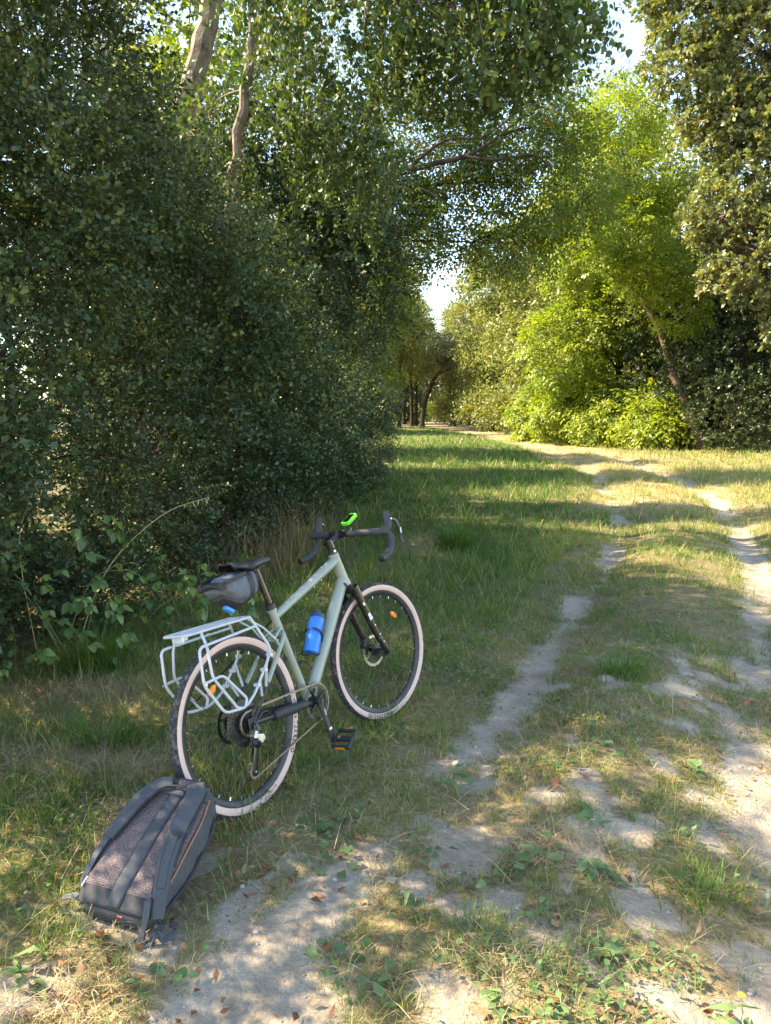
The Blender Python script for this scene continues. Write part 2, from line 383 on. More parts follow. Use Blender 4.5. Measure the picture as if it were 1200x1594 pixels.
# ------------------------------------------------------------------ foliage
def unit(v): return v/np.maximum(np.linalg.norm(v, axis=-1, keepdims=True), 1e-9)
def diamond(base, d, nrm, L, W, fold=0.12, wide=0.45):
    s = unit(np.cross(nrm, d)); nrm = unit(np.cross(d, s))
    return [base, base+d*L*wide+s*W/2+nrm*fold*W, base+d*L, base+d*L*wide-s*W/2+nrm*fold*W]
def rvec(r): return unit(r.normal(size=3))
def spray(kind, r):
    """one leafy twig along +X from the origin; returns verts (n,3), quads (m,4), rnd (n)"""
    V = []; R = []
    def q(pts, v): V.extend(pts); R.extend([v]*4)
    x = np.array([1., 0, 0]); z = np.array([0, 0, 1.])
    def rv(): return 0.1+0.9*float(np.clip(r.normal(0.5, 0.2), 0, 1))
    def twig(a, b, w): 
        s = unit(np.cross(b-a, z+0.01)); q([a-s*w, a+s*w, b+s*w*0.5, b-s*w*0.5], 0.0)
    if kind == 'small':
        for br in range(3):
            a = np.array([0.0, 0, 0]) if br == 0 else x*r.uniform(0.05, 0.12)
            d = unit(x+(r.normal(size=3)*[0.2, 0.45, 0.3] if br else r.normal(size=3)*0.08)); L = 0.26 if br == 0 else 0.16
            twig(a, a+d*L, 0.0022)
            for k in range(9 if br == 0 else 7):
                t = (k+0.6)/(9 if br == 0 else 7)
                side = unit(np.cross(d, z+r.normal(size=3)*0.5))*(1 if k % 2 else -1)
                ld = unit(d*0.55+side*0.8+z*r.uniform(-0.2, 0.35))
                q(diamond(a+d*L*t, ld, unit(z+r.normal(size=3)*0.55), r.uniform(0.025, 0.038), r.uniform(0.017, 0.024)), rv())
    elif kind == 'poplar':
        twig(np.zeros(3), x*0.36, 0.003)
        for k in range(9):
            t = (k+0.5)/9; b = x*0.36*t
            p = b+unit(r.normal(size=3)*[0.5, 1, 0.3]-z*0.5)*0.035
            d = unit(-z*1.1+r.normal(size=3)*0.42+x*0.25); nn = unit(np.cross(d, rvec(r)))
            s = unit(np.cross(nn, d)); L = r.uniform(0.05, 0.072); W = L*0.88; v = rv(); up = nn*0.1*W
            tip = p+d*L
            q([p, p+d*L*0.12+s*W*0.42+up, p+d*L*0.45+s*W*0.42+up, tip], v); q([p, tip, p+d*L*0.45-s*W*0.42+up, p+d*L*0.12-s*W*0.42+up], v)
    elif kind in ('locust', 'locust_far'):
        nl, npair, RL, ll, lw = (4, 4, 0.22, 0.050, 0.025) if kind == 'locust' else (4, 3, 0.30, 0.10, 0.05)
        twig(np.zeros(3), x*0.25, 0.003)
        for k in range(nl):
            b = x*0.25*(k+0.7)/nl; side = np.array([0, 1., 0])*(1 if k % 2 else -1)
            d = unit(x*0.5+side*r.uniform(0.5, 1)+z*r.uniform(-0.3, 0.35)); v0 = rv()
            for j in range(npair):
                t = (j+0.8)/npair; p = b+d*RL*t-z*RL*0.45*t*t
                dd = unit(d-z*0.9*t); s = unit(np.cross(z, dd))
                for sg in (1, -1):
                    ld = unit(s*sg+dd*0.35-z*0.25+r.normal(size=3)*0.12)
                    q(diamond(p, ld, unit(z+r.normal(size=3)*0.25), ll*(1-0.25*abs(t-0.5)), lw, 0.1), np.clip(v0+r.normal()*0.08, 0.08, 1))
            p = b+d*RL-z*RL*0.45; q(diamond(p, unit(d-z), unit(z+d), ll, lw), v0)
    elif kind == 'oak':
        twig(np.zeros(3), x*0.3, 0.006)
        for k in range(13):
            b = x*r.uniform(0.1, 0.34); ld = unit(x*0.6+r.normal(size=3)*[0.6, 0.8, 0.6]); 
            q(diamond(b, ld, unit(z*0.9+r.normal(size=3)*0.6), r.uniform(0.09, 0.135), r.uniform(0.05, 0.075), 0.15, 0.6), rv())
    elif kind == 'far':
        for k in range(12):
            b = r.normal(size=3)*[0.25, 0.22, 0.16]
            q(diamond(b, rvec(r), unit(z*0.8+r.normal(size=3)*0.6), r.uniform(0.16, 0.26), r.uniform(0.09, 0.15), 0.15), rv())
    V = np.array(V); n = len(V)//4
    return V, np.arange(n*4).reshape(n, 4), np.array(R)
PROTO = {k: [spray(k, np.random.default_rng(100+i)) for i in range(6)] for k in ('small', 'poplar', 'locust', 'locust_far', 'oak', 'far')}
def scatter(kind, pos, axis, scale, r, droop=0.0):
    """place sprays at pos along axis; returns V, F, rnd"""
    M = len(pos); X = unit(axis+np.array([0, 0, -1.0])*droop)
    up = unit(np.array([0, 0, 1.0])+r.normal(size=(M, 3))*0.35)
    Yv = unit(np.cross(up, X)); Zv = np.cross(X, Yv)
    Rm = np.stack([X, Yv, Zv], -1)*scale[:, None, None]
    which = r.integers(0, len(PROTO[kind]), M); Vs, Fs, Rs = [], [], []; off = 0
    cl = vnoise(pos[:, 0]*1.4+3, pos[:, 1]*1.4, pos[:, 2]*1.4)*0.6+vnoise(pos[:, 0]*3.3, pos[:, 1]*3.3+5, pos[:, 2]*3.3)*0.4
    shift = np.clip(r.normal(0, 0.08, M)+0.75*(cl-0.5), -0.38, 0.38)
    for k, (v, f, rn) in enumerate(PROTO[kind]):
        idx = np.nonzero(which == k)[0]
        if not len(idx): continue
        W = np.einsum('mij,nj->mni', Rm[idx], v)+pos[idx][:, None, :]
        Fk = f[None]+(np.arange(len(idx))*len(v))[:, None, None]+off
        rr = np.where(rn[None] <= 0.0, 0.0, np.clip(rn[None]+shift[idx][:, None], 0.07, 1))
        Vs.append(W.reshape(-1, 3)); Fs.append(Fk.reshape(-1, 4)); Rs.append(rr.ravel()); off += W.shape[0]*W.shape[1]
    return np.concatenate(Vs), np.concatenate(Fs), np.concatenate(Rs)
def blob_points(blobs, r, shell=0.5, gap=0.42, gscale=1.1, seed=0.0, zmin=0.05):
    """sample points in the union of ellipsoids, thinned by 3D noise so that holes stay open"""
    P, A = [], []
    for (cx, cy, cz, rx, ry, rz, n) in blobs:
        m = int(n*2.4); d = unit(r.normal(size=(m, 3))); rr = (shell**3+(1-shell**3)*r.random(m))**(1/3)
        rr = rr*(0.86+0.3*vnoise(d[:, 0]*2.3+cx*3, d[:, 1]*2.3+cy*3, d[:, 2]*2.3+cz))
        p = np.array([cx, cy, cz])+d*rr[:, None]*np.array([rx, ry, rz])
        g = vnoise(p[:, 0]*gscale+seed, p[:, 1]*gscale, p[:, 2]*gscale)*0.65+0.35*vnoise(p[:, 0]*gscale*2.7, p[:, 1]*gscale*2.7+seed, p[:, 2]*gscale*2.7)
        keep = (g > gap) & (p[:, 2] > zmin); p = p[keep][:n]; a = d[keep][:n]
        P.append(p); A.append(a)
    return np.concatenate(P), np.concatenate(A)
def trunk_geo(path, radii, seg=9):
    g = Geo(); p = smooth_path(path, 5); rr = np.interp(np.linspace(0, len(path)-1, len(p)), range(len(path)), radii)
    w = [(q[0]+0.02*math.sin(3*i), q[1]+0.02*math.cos(2.3*i), q[2]) for i, q in enumerate(p)]
    rr = rr*(1+0.06*np.sin(np.arange(len(rr))*2.1)); rr[0] *= 1.35
    g.tube(w, list(rr), seg); return g, w, rr
def plant(name, label, cat, path, radii, blobs, kind, leaf, bark, scale=1.0, svar=0.25, shell=0.5, gap=0.42, gscale=1.1,
          droop=0.2, outward=0.8, group=None, seed=1, limbs=True, twigs=40, crown='crown', stem='trunk', extra=None, jitter=0.6, zmin=0.05, limb_r=0.35, limb_z=0.0):
    """a thing: Empty at the base > trunk (with its limbs) and crown"""
    r = np.random.default_rng(seed); base = np.array([path[0][0], path[0][1], float(height(path[0][0], path[0][1]))])
    root = tag(empty(name, base), label, cat, group)
    path = [(p[0]-base[0], p[1]-base[1], p[2]-(0.05 if i == 0 else 0)) for i, p in enumerate(path)]
    g, w, rr = trunk_geo(path, radii)
    wz = np.array(w)
    B = [(b[0]-base[0], b[1]-base[1], b[2]-base[2], *b[3:]) for b in blobs]
    P, A = blob_points(B, r, shell, gap, gscale, seed*7.3, zmin)
    if limbs:
        for b in B:
            c = np.array(b[:3]); 
            hz = c[2]-0.55*np.hypot(c[0]-np.interp(c[2], wz[:, 2], wz[:, 0]), c[1]-np.interp(c[2], wz[:, 2], wz[:, 1]))
            i = int(np.argmin(np.abs(wz[:, 2]-np.clip(hz, max(wz[-1, 2]*0.25, limb_z), wz[-1, 2]))))
            s = wz[i]; dist = np.linalg.norm(c-s)
            if dist < 0.15: continue
            mid = s*0.5+c*0.5+r.normal(size=3)*0.11*dist+np.array([0, 0, 0.10*dist])
            r0 = max(0.008, rr[i]*limb_r*1.6); lp = smooth_path([s, mid, c], 5)
            g.tube(lp, list(np.linspace(r0, r0*0.4, len(lp))), 6, cap=False)
            # branches inside the clump
            dd = np.linalg.norm((P-c)/np.array(b[3:6]), axis=1); near = np.nonzero(dd < 1.05)[0]
            for k in r.choice(near, min(twigs, len(near)), replace=False) if len(near) else []:
                e = P[k]; j = int(np.argmin(np.linalg.norm(np.array(lp)-e, axis=1)))-r.integers(0, 3); a = np.array(lp[max(0, j)])
                m2 = a*0.5+e*0.5+r.normal(size=3)*0.16*np.linalg.norm(e-a)+np.array([0, 0, 0.05])
                bp = smooth_path([a, m2, e], 3)
                g.tube(bp, list(np.linspace(r0*0.32, max(0.0025, r0*0.07), len(bp))), 4, cap=False)
    if extra: extra(g)
    g.build(stem, bark, root)
    ax = unit(A*outward+r.normal(size=A.shape)*jitter)
    zone = 0.75+0.5*vnoise(P[:, 0]*0.9+seed, P[:, 1]*0.9, P[:, 2]*0.9+7)
    V, F, R = scatter(kind, P, ax, scale*zone*(1+svar*r.uniform(-1, 1, len(P))), r, droop)
    V[:, 2] = np.maximum(V[:, 2], 0.01)
    np_mesh(crown, V, F, leaf, root, {'rnd': R})
    return root
def copy_tree(o, loc, rotz, sc, label, group=None, cat=None):
    c = o.copy(); link(c); c.location = (loc[0], loc[1], float(height(loc[0], loc[1]))); c.rotation_euler = (0, 0, rotz)
    c.scale = sc if hasattr(sc, '__len__') else (sc, sc, sc); c['label'] = label
    if group: c['group'] = group
    for ch in o.children:
        d = ch.copy(); link(d); d.parent = c
    return c

# ---- the hedge of small-leaved shrubs along the verge
HG = 'small-leaved shrubs of the dark hedge'
def hedge_shrub(label, x, y, h, ry, depth, n, seed, sc=1.0, top=1.0, kind='small', leaf='leaf_hedge', name='hedge_shrub', gap=0.36):
    """x is the face of the shrub towards the track"""
    r = np.random.default_rng(seed); bl = []
    lay = max(2, int(round(h/0.95)))
    for k in range(lay):
        z = h*(k+0.45)/lay; t = (k+0.5)/lay
        xo = -0.42*depth*0.6*(1-sstep(0.0, 0.33, t))+0.10*math.sin(3*t)
        for s in (-0.5, 0.5):
            rx = depth*(0.52 if t < 0.8 else 0.42)*top**(k/lay)
            bl.append((x-depth*0.60+r.normal()*0.12+float(xo), y+s*ry+r.normal()*0.12, z, rx, ry*0.72, h/lay*0.80, int(n*0.45/(lay*2)*(1.25 if k == 0 else 1))))
        for q in range(4):      # lobes standing proud of the face and the top
            an = r.uniform(-1.5, 1.0); rr = r.uniform(0.26, 0.48)
            bl.append((x-depth*0.58+float(xo)+math.cos(an)*depth*0.46+r.normal()*0.06, y+math.sin(an)*ry*1.0+r.normal()*0.25, z+r.uniform(-0.5, 0.5)*h/lay, rr*0.8, rr, rr*r.uniform(0.7, 1.3), int(n*0.55/(lay*4))))
    stems = [(x-depth*0.55, y, 0), (x-depth*0.5, y+0.1, h*0.5), (x-depth*0.55, y, h*0.85)]
    def more(g):
        for k in range(7):
            a = np.array([r.normal()*0.18, r.normal()*0.25, -0.03]); e = np.array([r.uniform(-0.5, 0.45)*depth, r.uniform(-1, 1)*ry, h*r.uniform(0.5, 0.9)])
            p = smooth_path([a, (a+e)/2+r.normal(size=3)*0.15, e], 4); g.tube(p, list(np.linspace(0.02, 0.006, len(p))), 5, cap=False)
    return plant(name, label, 'shrub', stems, [0.035, 0.025, 0.01], bl, kind, leaf, 'bark_dark', sc, 0.35, 0.55, gap, 1.6, -0.10, 1.0, HG if kind == 'small' else None, seed, True, 9, 'foliage', 'stem', more, 0.42, 0.03)
hedge_shrub('dark small-leaved shrub filling the left edge behind the bramble', -2.05, 3.35, 3.75, 1.05, 1.7, 2700, 21, 1.15, gap=0.30)
hedge_shrub('dark small-leaved shrub towering over the arching bramble leaves', -1.75, 5.2, 3.95, 1.0, 1.7, 3000, 22, 1.2, gap=0.30)
hedge_shrub('dark small-leaved shrub directly behind the bicycle saddle', -1.38, 6.9, 3.9, 1.0, 1.7, 2550, 23, 1.28, gap=0.30)
hedge_shrub('dark small-leaved shrub behind the dry brown stalks', -1.08, 8.7, 3.7, 1.05, 1.8, 2200, 24, 1.4, gap=0.30)
hedge_shrub('dark small-leaved shrub in line above the handlebar', -0.85, 10.6, 2.8, 1.1, 1.8, 1600, 25, 1.65, gap=0.30)
hedge_shrub('dark small-leaved shrub low beside the sunlit verge', -0.80, 13.0, 1.9, 1.3, 1.9, 1200, 26, 1.9, gap=0.30)
hedge_shrub('dark small-leaved shrub at the far end of the hedge', -0.55, 16.5, 3.0, 1.7, 2.0, 1300, 27, 2.0, gap=0.30)

# ---- tall shrubby tree over the hedge, upper left
plant('hawthorn_tree', 'tall dark hawthorn filling the upper left corner above the hedge', 'tree', [(-3.6, 6.0, 0), (-3.4, 6.0, 3), (-3.2, 5.9, 6.5)], [0.13, 0.10, 0.04],
      [(-2.75, 6.5, 4.3, 0.75, 0.8, 0.8, 260), (-3.2, 5.4, 4.9, 1.2, 1.2, 1.1, 525), (-2.3, 5.6, 5.1, 0.8, 0.8, 0.8, 262), (-4.0, 6.5, 5.8, 1.5, 1.4, 1.4, 450), (-3.0, 4.6, 6.3, 1.4, 1.4, 1.2, 450), (-5.0, 5.2, 5.0, 1.3, 1.3, 1.6, 300)],
      'small', 'leaf_hedge', 'bark_dark', 1.4, gap=0.50, gscale=1.3, droop=0.1, seed=31, twigs=26)
# ---- poplars with the two visible trunks
plant('poplar_tree', 'poplar with thick pale leaning trunk rising behind the hedge', 'tree', [(-3.2, 10.3, 0), (-2.8, 10.1, 3.8), (-2.65, 10, 4.8), (-2.3, 10, 5.9), (-2.03, 10, 6.9), (-1.5, 9.8, 9.0), (-1.2, 9.5, 12)], [0.20, 0.16, 0.145, 0.135, 0.12, 0.08, 0.03],
      [(-0.2, 7.2, 5.15, 1.0, 0.8, 0.75, 420), (0.75, 7.3, 5.0, 0.85, 0.7, 0.65, 460), (1.45, 7.1, 4.95, 0.55, 0.5, 0.32, 150), (0.3, 8.2, 6.3, 1.3, 1.0, 0.7, 380), (1.2, 8.0, 6.1, 1.0, 0.9, 0.6, 300),
       (-1.9, 8.6, 7.5, 1.5, 1.5, 1.2, 260), (0.0, 8.5, 8.5, 1.7, 1.6, 1.3, 300), (-2.6, 9.0, 9.6, 1.6, 1.6, 1.3, 260), (-0.8, 9.2, 10.6, 1.6, 1.6, 1.4, 260)],
      'poplar', 'leaf_poplar', 'bark_pale', 0.86, gap=0.34, gscale=1.2, droop=0.7, seed=32, twigs=22, limb_r=0.11, limb_z=8.2)
plant('poplar_tree', 'young poplar with slim pale trunk beside the thick leaning one', 'tree', [(-2.1, 8.9, 0), (-1.8, 8.7, 3.0), (-1.66, 8.6, 4.05), (-1.47, 8.6, 5.15), (-1.40, 8.6, 5.8), (-1.2, 8.4, 9.0)], [0.08, 0.065, 0.058, 0.052, 0.046, 0.015],
      [(-0.75, 8.8, 5.2, 0.7, 0.7, 0.7, 200), (-0.45, 9.0, 4.3, 0.6, 0.6, 0.7, 180), (-1.3, 9.2, 6.4, 0.8, 0.8, 0.7, 160), (-1.6, 8.4, 7.2, 0.9, 0.9, 0.8, 140), (-0.9, 8.4, 8.4, 0.9, 0.9, 0.9, 140), (-2.2, 9.2, 4.7, 0.6, 0.6, 0.5, 120)],
      'poplar', 'leaf_poplar', 'bark_pale', 0.95, gap=0.36, gscale=1.4, droop=0.7, seed=33, twigs=16, group=None, limb_r=0.16, limb_z=5.0)
plant('hornbeam_tree', 'dense mid-green tree filling in above the hedge past the slim trunk', 'tree', [(-2.0, 12.2, 0), (-1.8, 12.1, 2.5), (-1.4, 12, 6.5)], [0.10, 0.08, 0.02],
      [(-1.2, 11.6, 3.9, 1.0, 0.9, 0.9, 315), (-0.6, 11.8, 4.7, 0.8, 0.8, 0.8, 240), (-2.2, 11.8, 4.6, 1.0, 0.9, 0.9, 285), (-1.5, 12, 5.8, 1.1, 0.9, 0.8, 240), (-0.35, 11.9, 3.5, 0.6, 0.7, 0.8, 180), (-3.2, 12, 5.2, 1.0, 0.9, 1.0, 210)],
      'small', 'leaf_hedge', 'bark_dark', 2.1, gap=0.36, gscale=1.3, droop=0.2, seed=39, twigs=14)
# ---- locust trees on the hedge side
def dark_limb(g):
    b0 = np.array([-2.88, 18.75, 0.0])
    def lim(pts, r0, r1):
        q = smooth_path([tuple(np.array(t)-b0) for t in pts], 6); g.tube(q, list(np.linspace(r0, r1, len(q))), 7, cap=False)
    lim([(-1.3, 18.2, 5.7), (-0.2, 17.0, 6.35), (0.8, 16.5, 6.55), (1.7, 16.3, 6.7), (2.4, 16.3, 7.1), (3.0, 16.3, 7.25)], 0.085, 0.02)
    lim([(0.4, 16.7, 6.5), (1.2, 16.2, 6.95), (2.0, 16.1, 7.0), (2.7, 16.1, 7.5)], 0.04, 0.012)
    lim([(1.5, 16.3, 6.7), (2.2, 16.1, 6.55), (3.0, 16.0, 6.6), (3.5, 16.0, 6.2)], 0.035, 0.010)
    lim([(-0.3, 17.1, 6.3), (0.5, 16.4, 6.15), (1.3, 16.2, 5.7), (1.8, 16.2, 5.2)], 0.035, 0.008)
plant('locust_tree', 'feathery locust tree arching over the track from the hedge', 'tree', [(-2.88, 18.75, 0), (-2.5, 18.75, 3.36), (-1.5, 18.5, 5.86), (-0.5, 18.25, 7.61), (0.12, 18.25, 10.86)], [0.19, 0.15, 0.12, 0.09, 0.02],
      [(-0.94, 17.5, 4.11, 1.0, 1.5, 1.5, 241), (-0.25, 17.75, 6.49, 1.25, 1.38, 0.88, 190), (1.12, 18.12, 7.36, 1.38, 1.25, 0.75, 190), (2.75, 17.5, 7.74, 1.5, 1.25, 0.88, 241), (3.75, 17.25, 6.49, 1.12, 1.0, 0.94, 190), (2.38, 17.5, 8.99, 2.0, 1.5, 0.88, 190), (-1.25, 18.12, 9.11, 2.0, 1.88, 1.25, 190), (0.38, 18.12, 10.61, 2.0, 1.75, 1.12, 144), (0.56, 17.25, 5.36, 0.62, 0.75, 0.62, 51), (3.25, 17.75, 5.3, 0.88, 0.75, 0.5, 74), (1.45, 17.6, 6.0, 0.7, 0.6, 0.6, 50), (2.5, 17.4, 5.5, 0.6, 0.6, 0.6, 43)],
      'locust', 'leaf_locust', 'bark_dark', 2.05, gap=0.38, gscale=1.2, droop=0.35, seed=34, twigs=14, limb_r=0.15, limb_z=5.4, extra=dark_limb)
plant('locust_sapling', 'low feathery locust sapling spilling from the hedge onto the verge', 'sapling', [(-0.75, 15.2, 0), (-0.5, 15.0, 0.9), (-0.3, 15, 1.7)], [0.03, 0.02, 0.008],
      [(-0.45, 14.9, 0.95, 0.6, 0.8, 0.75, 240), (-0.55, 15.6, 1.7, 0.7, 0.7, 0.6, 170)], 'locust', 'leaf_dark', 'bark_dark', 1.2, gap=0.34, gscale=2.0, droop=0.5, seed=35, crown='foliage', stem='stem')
plant('locust_tree', 'light green locust tree past the end of the hedge', 'tree', [(-2.4, 24, 0), (-1.8, 24, 3), (-1.4, 24, 7)], [0.14, 0.10, 0.03],
      [(-0.9, 23.5, 2.4, 1.2, 1.6, 1.7, 420), (-0.5, 23.8, 4.9, 1.3, 1.5, 1.2, 330), (-1.6, 24, 7.2, 1.7, 1.6, 1.4, 330), (0.4, 24, 6.4, 1.1, 1.1, 0.7, 160)], 'locust_far', 'leaf_locust', 'bark_dark', 1.0, gap=0.38, gscale=1.2, droop=0.4, seed=36, twigs=14)
plant('maple_tree', 'backlit yellow-green tree glowing behind the poplar trunks', 'tree', [(-7.8, 19, 0), (-7.4, 19, 5), (-7.0, 19, 11)], [0.24, 0.18, 0.05],
      [(-6.5, 18.4, 5.6, 2.3, 1.7, 1.9, 330), (-4.4, 18.6, 7.9, 2.0, 1.6, 1.8, 330), (-6.8, 18.8, 10.5, 2.5, 2.0, 1.9, 360), (-9.4, 19, 7.8, 2.0, 1.9, 2.3, 260), (-3.9, 19, 11, 2.0, 1.8, 1.5, 260), (-3.2, 18.6, 5.3, 1.3, 1.3, 1.3, 160)],
      'oak', 'leaf_locust_bright', 'bark_brown', 1.25, gap=0.40, gscale=0.8, droop=0.3, seed=37, twigs=20)

# ---- right side of the track: locust trees, a leaning trunk, an oak
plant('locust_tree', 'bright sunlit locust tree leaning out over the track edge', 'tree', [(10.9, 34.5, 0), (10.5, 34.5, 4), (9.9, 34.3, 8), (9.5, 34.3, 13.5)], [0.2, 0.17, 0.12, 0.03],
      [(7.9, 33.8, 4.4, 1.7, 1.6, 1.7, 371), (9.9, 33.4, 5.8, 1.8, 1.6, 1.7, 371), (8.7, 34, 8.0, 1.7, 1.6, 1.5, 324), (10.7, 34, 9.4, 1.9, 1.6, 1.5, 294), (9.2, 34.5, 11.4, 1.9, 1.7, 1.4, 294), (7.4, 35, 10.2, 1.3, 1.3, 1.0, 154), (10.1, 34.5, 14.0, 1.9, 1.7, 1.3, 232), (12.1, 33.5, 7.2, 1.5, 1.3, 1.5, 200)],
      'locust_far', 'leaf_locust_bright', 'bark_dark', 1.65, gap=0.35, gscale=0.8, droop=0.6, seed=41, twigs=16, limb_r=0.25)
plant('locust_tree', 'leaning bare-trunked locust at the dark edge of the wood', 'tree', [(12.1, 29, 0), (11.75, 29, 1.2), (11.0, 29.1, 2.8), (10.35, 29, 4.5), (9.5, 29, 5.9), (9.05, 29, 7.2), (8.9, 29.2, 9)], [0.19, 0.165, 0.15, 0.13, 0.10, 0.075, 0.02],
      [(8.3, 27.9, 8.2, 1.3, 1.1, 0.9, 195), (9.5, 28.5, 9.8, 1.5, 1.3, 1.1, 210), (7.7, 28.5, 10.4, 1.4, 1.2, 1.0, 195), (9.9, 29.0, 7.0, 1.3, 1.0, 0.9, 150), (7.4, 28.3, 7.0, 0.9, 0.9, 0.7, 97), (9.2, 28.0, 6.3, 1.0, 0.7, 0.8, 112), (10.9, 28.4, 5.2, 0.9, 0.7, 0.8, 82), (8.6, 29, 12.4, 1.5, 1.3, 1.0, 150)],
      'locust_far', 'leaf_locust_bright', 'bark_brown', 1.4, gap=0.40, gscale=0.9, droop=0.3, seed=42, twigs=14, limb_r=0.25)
SK = 'bright green saplings fringing the sunlit track'
for i, (x, y, w, h, lab) in enumerate([(7.6, 38, 1.2, 2.6, 'bright green sapling farthest along the fringe by the bend'), (8.5, 34.8, 1.5, 3.0, 'bright green sapling with fern-like fronds left of the fringe middle'),
                                       (9.7, 32.4, 1.4, 2.7, 'bright green sapling drooping onto the straw-coloured track edge'), (10.7, 30.2, 1.1, 2.1, 'bright green sapling nearest the leaning trunk')]):
    plant('fringe_sapling', lab, 'sapling', [(x+0.6, y+0.6, 0), (x+0.3, y+0.3, h*0.5), (x, y, h)], [0.05, 0.035, 0.01],
          [(x, y, h*0.42, w, 1.1, h*0.45, 230), (x+0.4, y+0.5, h*0.85, w*0.8, 0.9, h*0.35, 150)], 'locust_far', 'leaf_locust_bright', 'bark_dark', 1.75, gap=0.34, gscale=1.3, droop=0.75, seed=50+i, group=SK, crown='foliage', stem='stem', twigs=12)
def oak_limbs(g): pass
plant('oak_tree', 'tall olive-leaved oak rising out of the upper right edge', 'tree', [(15.0, 27, 0), (14.8, 27, 4), (14.3, 26.8, 9), (13.6, 26.6, 14), (13, 26.5, 18)], [0.42, 0.36, 0.28, 0.18, 0.06],
      [(11.9, 25.8, 13.0, 1.9, 1.7, 1.7, 761), (10.1, 26, 14.3, 1.5, 1.4, 1.3, 489), (12.6, 25.4, 9.7, 1.9, 1.6, 1.5, 707), (11.3, 25.6, 10.8, 1.3, 1.2, 1.0, 353), (12.2, 25.2, 6.6, 1.7, 1.5, 1.4, 652), (11.0, 25.4, 7.8, 1.1, 1.0, 0.8, 272), (13.6, 25.6, 12, 1.6, 1.6, 1.8, 408), (10.9, 26.4, 16.6, 2.0, 1.8, 1.4, 516), (13.3, 25.8, 15.6, 2.0, 1.8, 1.6, 516), (13.6, 25, 4.8, 1.3, 1.2, 1.2, 353), (9.7, 26, 12.5, 1.2, 1.1, 1.0, 221), (9.3, 26.5, 15.4, 1.1, 1.0, 1.0, 187), (10.4, 25.6, 11.2, 0.9, 0.9, 0.8, 136)],
      'oak', 'leaf_oak', 'bark_brown', 1.5, gap=0.36, gscale=0.75, droop=0.1, seed=43, twigs=26, limb_r=0.28)
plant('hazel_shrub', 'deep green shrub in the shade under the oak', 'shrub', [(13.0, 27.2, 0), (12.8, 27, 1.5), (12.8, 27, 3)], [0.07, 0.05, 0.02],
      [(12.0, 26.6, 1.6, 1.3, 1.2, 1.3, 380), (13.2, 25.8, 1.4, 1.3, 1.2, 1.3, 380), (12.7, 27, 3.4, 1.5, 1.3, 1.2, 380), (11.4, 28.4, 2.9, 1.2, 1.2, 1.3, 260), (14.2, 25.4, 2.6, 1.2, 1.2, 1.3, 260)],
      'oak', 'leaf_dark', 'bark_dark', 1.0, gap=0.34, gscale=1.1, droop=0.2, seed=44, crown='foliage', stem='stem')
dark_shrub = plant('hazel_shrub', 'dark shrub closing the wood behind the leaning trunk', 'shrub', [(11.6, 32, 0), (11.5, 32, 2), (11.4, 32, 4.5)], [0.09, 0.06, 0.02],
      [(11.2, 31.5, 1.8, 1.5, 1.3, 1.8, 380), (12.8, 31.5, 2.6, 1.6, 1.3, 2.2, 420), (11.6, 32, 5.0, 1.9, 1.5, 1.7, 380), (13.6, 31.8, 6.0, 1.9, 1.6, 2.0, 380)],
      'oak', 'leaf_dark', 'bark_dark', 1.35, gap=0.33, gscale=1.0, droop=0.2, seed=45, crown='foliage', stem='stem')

# ---- the wood farther on: three kinds, copied
bush_tree = plant('woodland_tree', 'sunlit olive tree leafy to the ground right of the far bend', 'tree', [(8.9, 50, 0), (8.9, 50, 4), (9.1, 50, 9)], [0.22, 0.16, 0.04],
      [(8.3, 49.5, 1.7, 2.2, 1.9, 1.9, 300), (9.6, 49.5, 3.6, 2.2, 2.0, 2.0, 320), (8.2, 50, 5.4, 2.0, 1.9, 1.8, 300), (9.6, 50, 7.6, 2.1, 2.0, 1.8, 300), (8.7, 50.2, 9.8, 1.7, 1.7, 1.5, 220)],
      'far', 'leaf_wood', 'bark_dark', 1.0, gap=0.38, gscale=0.7, droop=0.1, seed=61, twigs=10, group='trees of the farther wood')
slim_tree = plant('woodland_tree', 'slim dark-trunked tree left of the tunnel, nearest the verge', 'tree', [(-0.5, 58, 0), (-0.4, 58, 4), (-0.1, 58, 9), (0, 58, 13)], [0.17, 0.15, 0.10, 0.03],
      [(-0.9, 57.5, 6.0, 1.9, 1.8, 1.5, 220), (0.8, 58, 7.4, 1.8, 1.8, 1.5, 220), (-0.4, 58, 9.6, 2.2, 2.0, 1.7, 280), (0.6, 58, 12.0, 1.9, 1.9, 1.6, 220)],
      'far', 'leaf_wood', 'bark_dark', 0.9, gap=0.40, gscale=0.7, droop=0.1, seed=62, twigs=10, group='trees of the farther wood')
WG = 'trees of the farther wood'
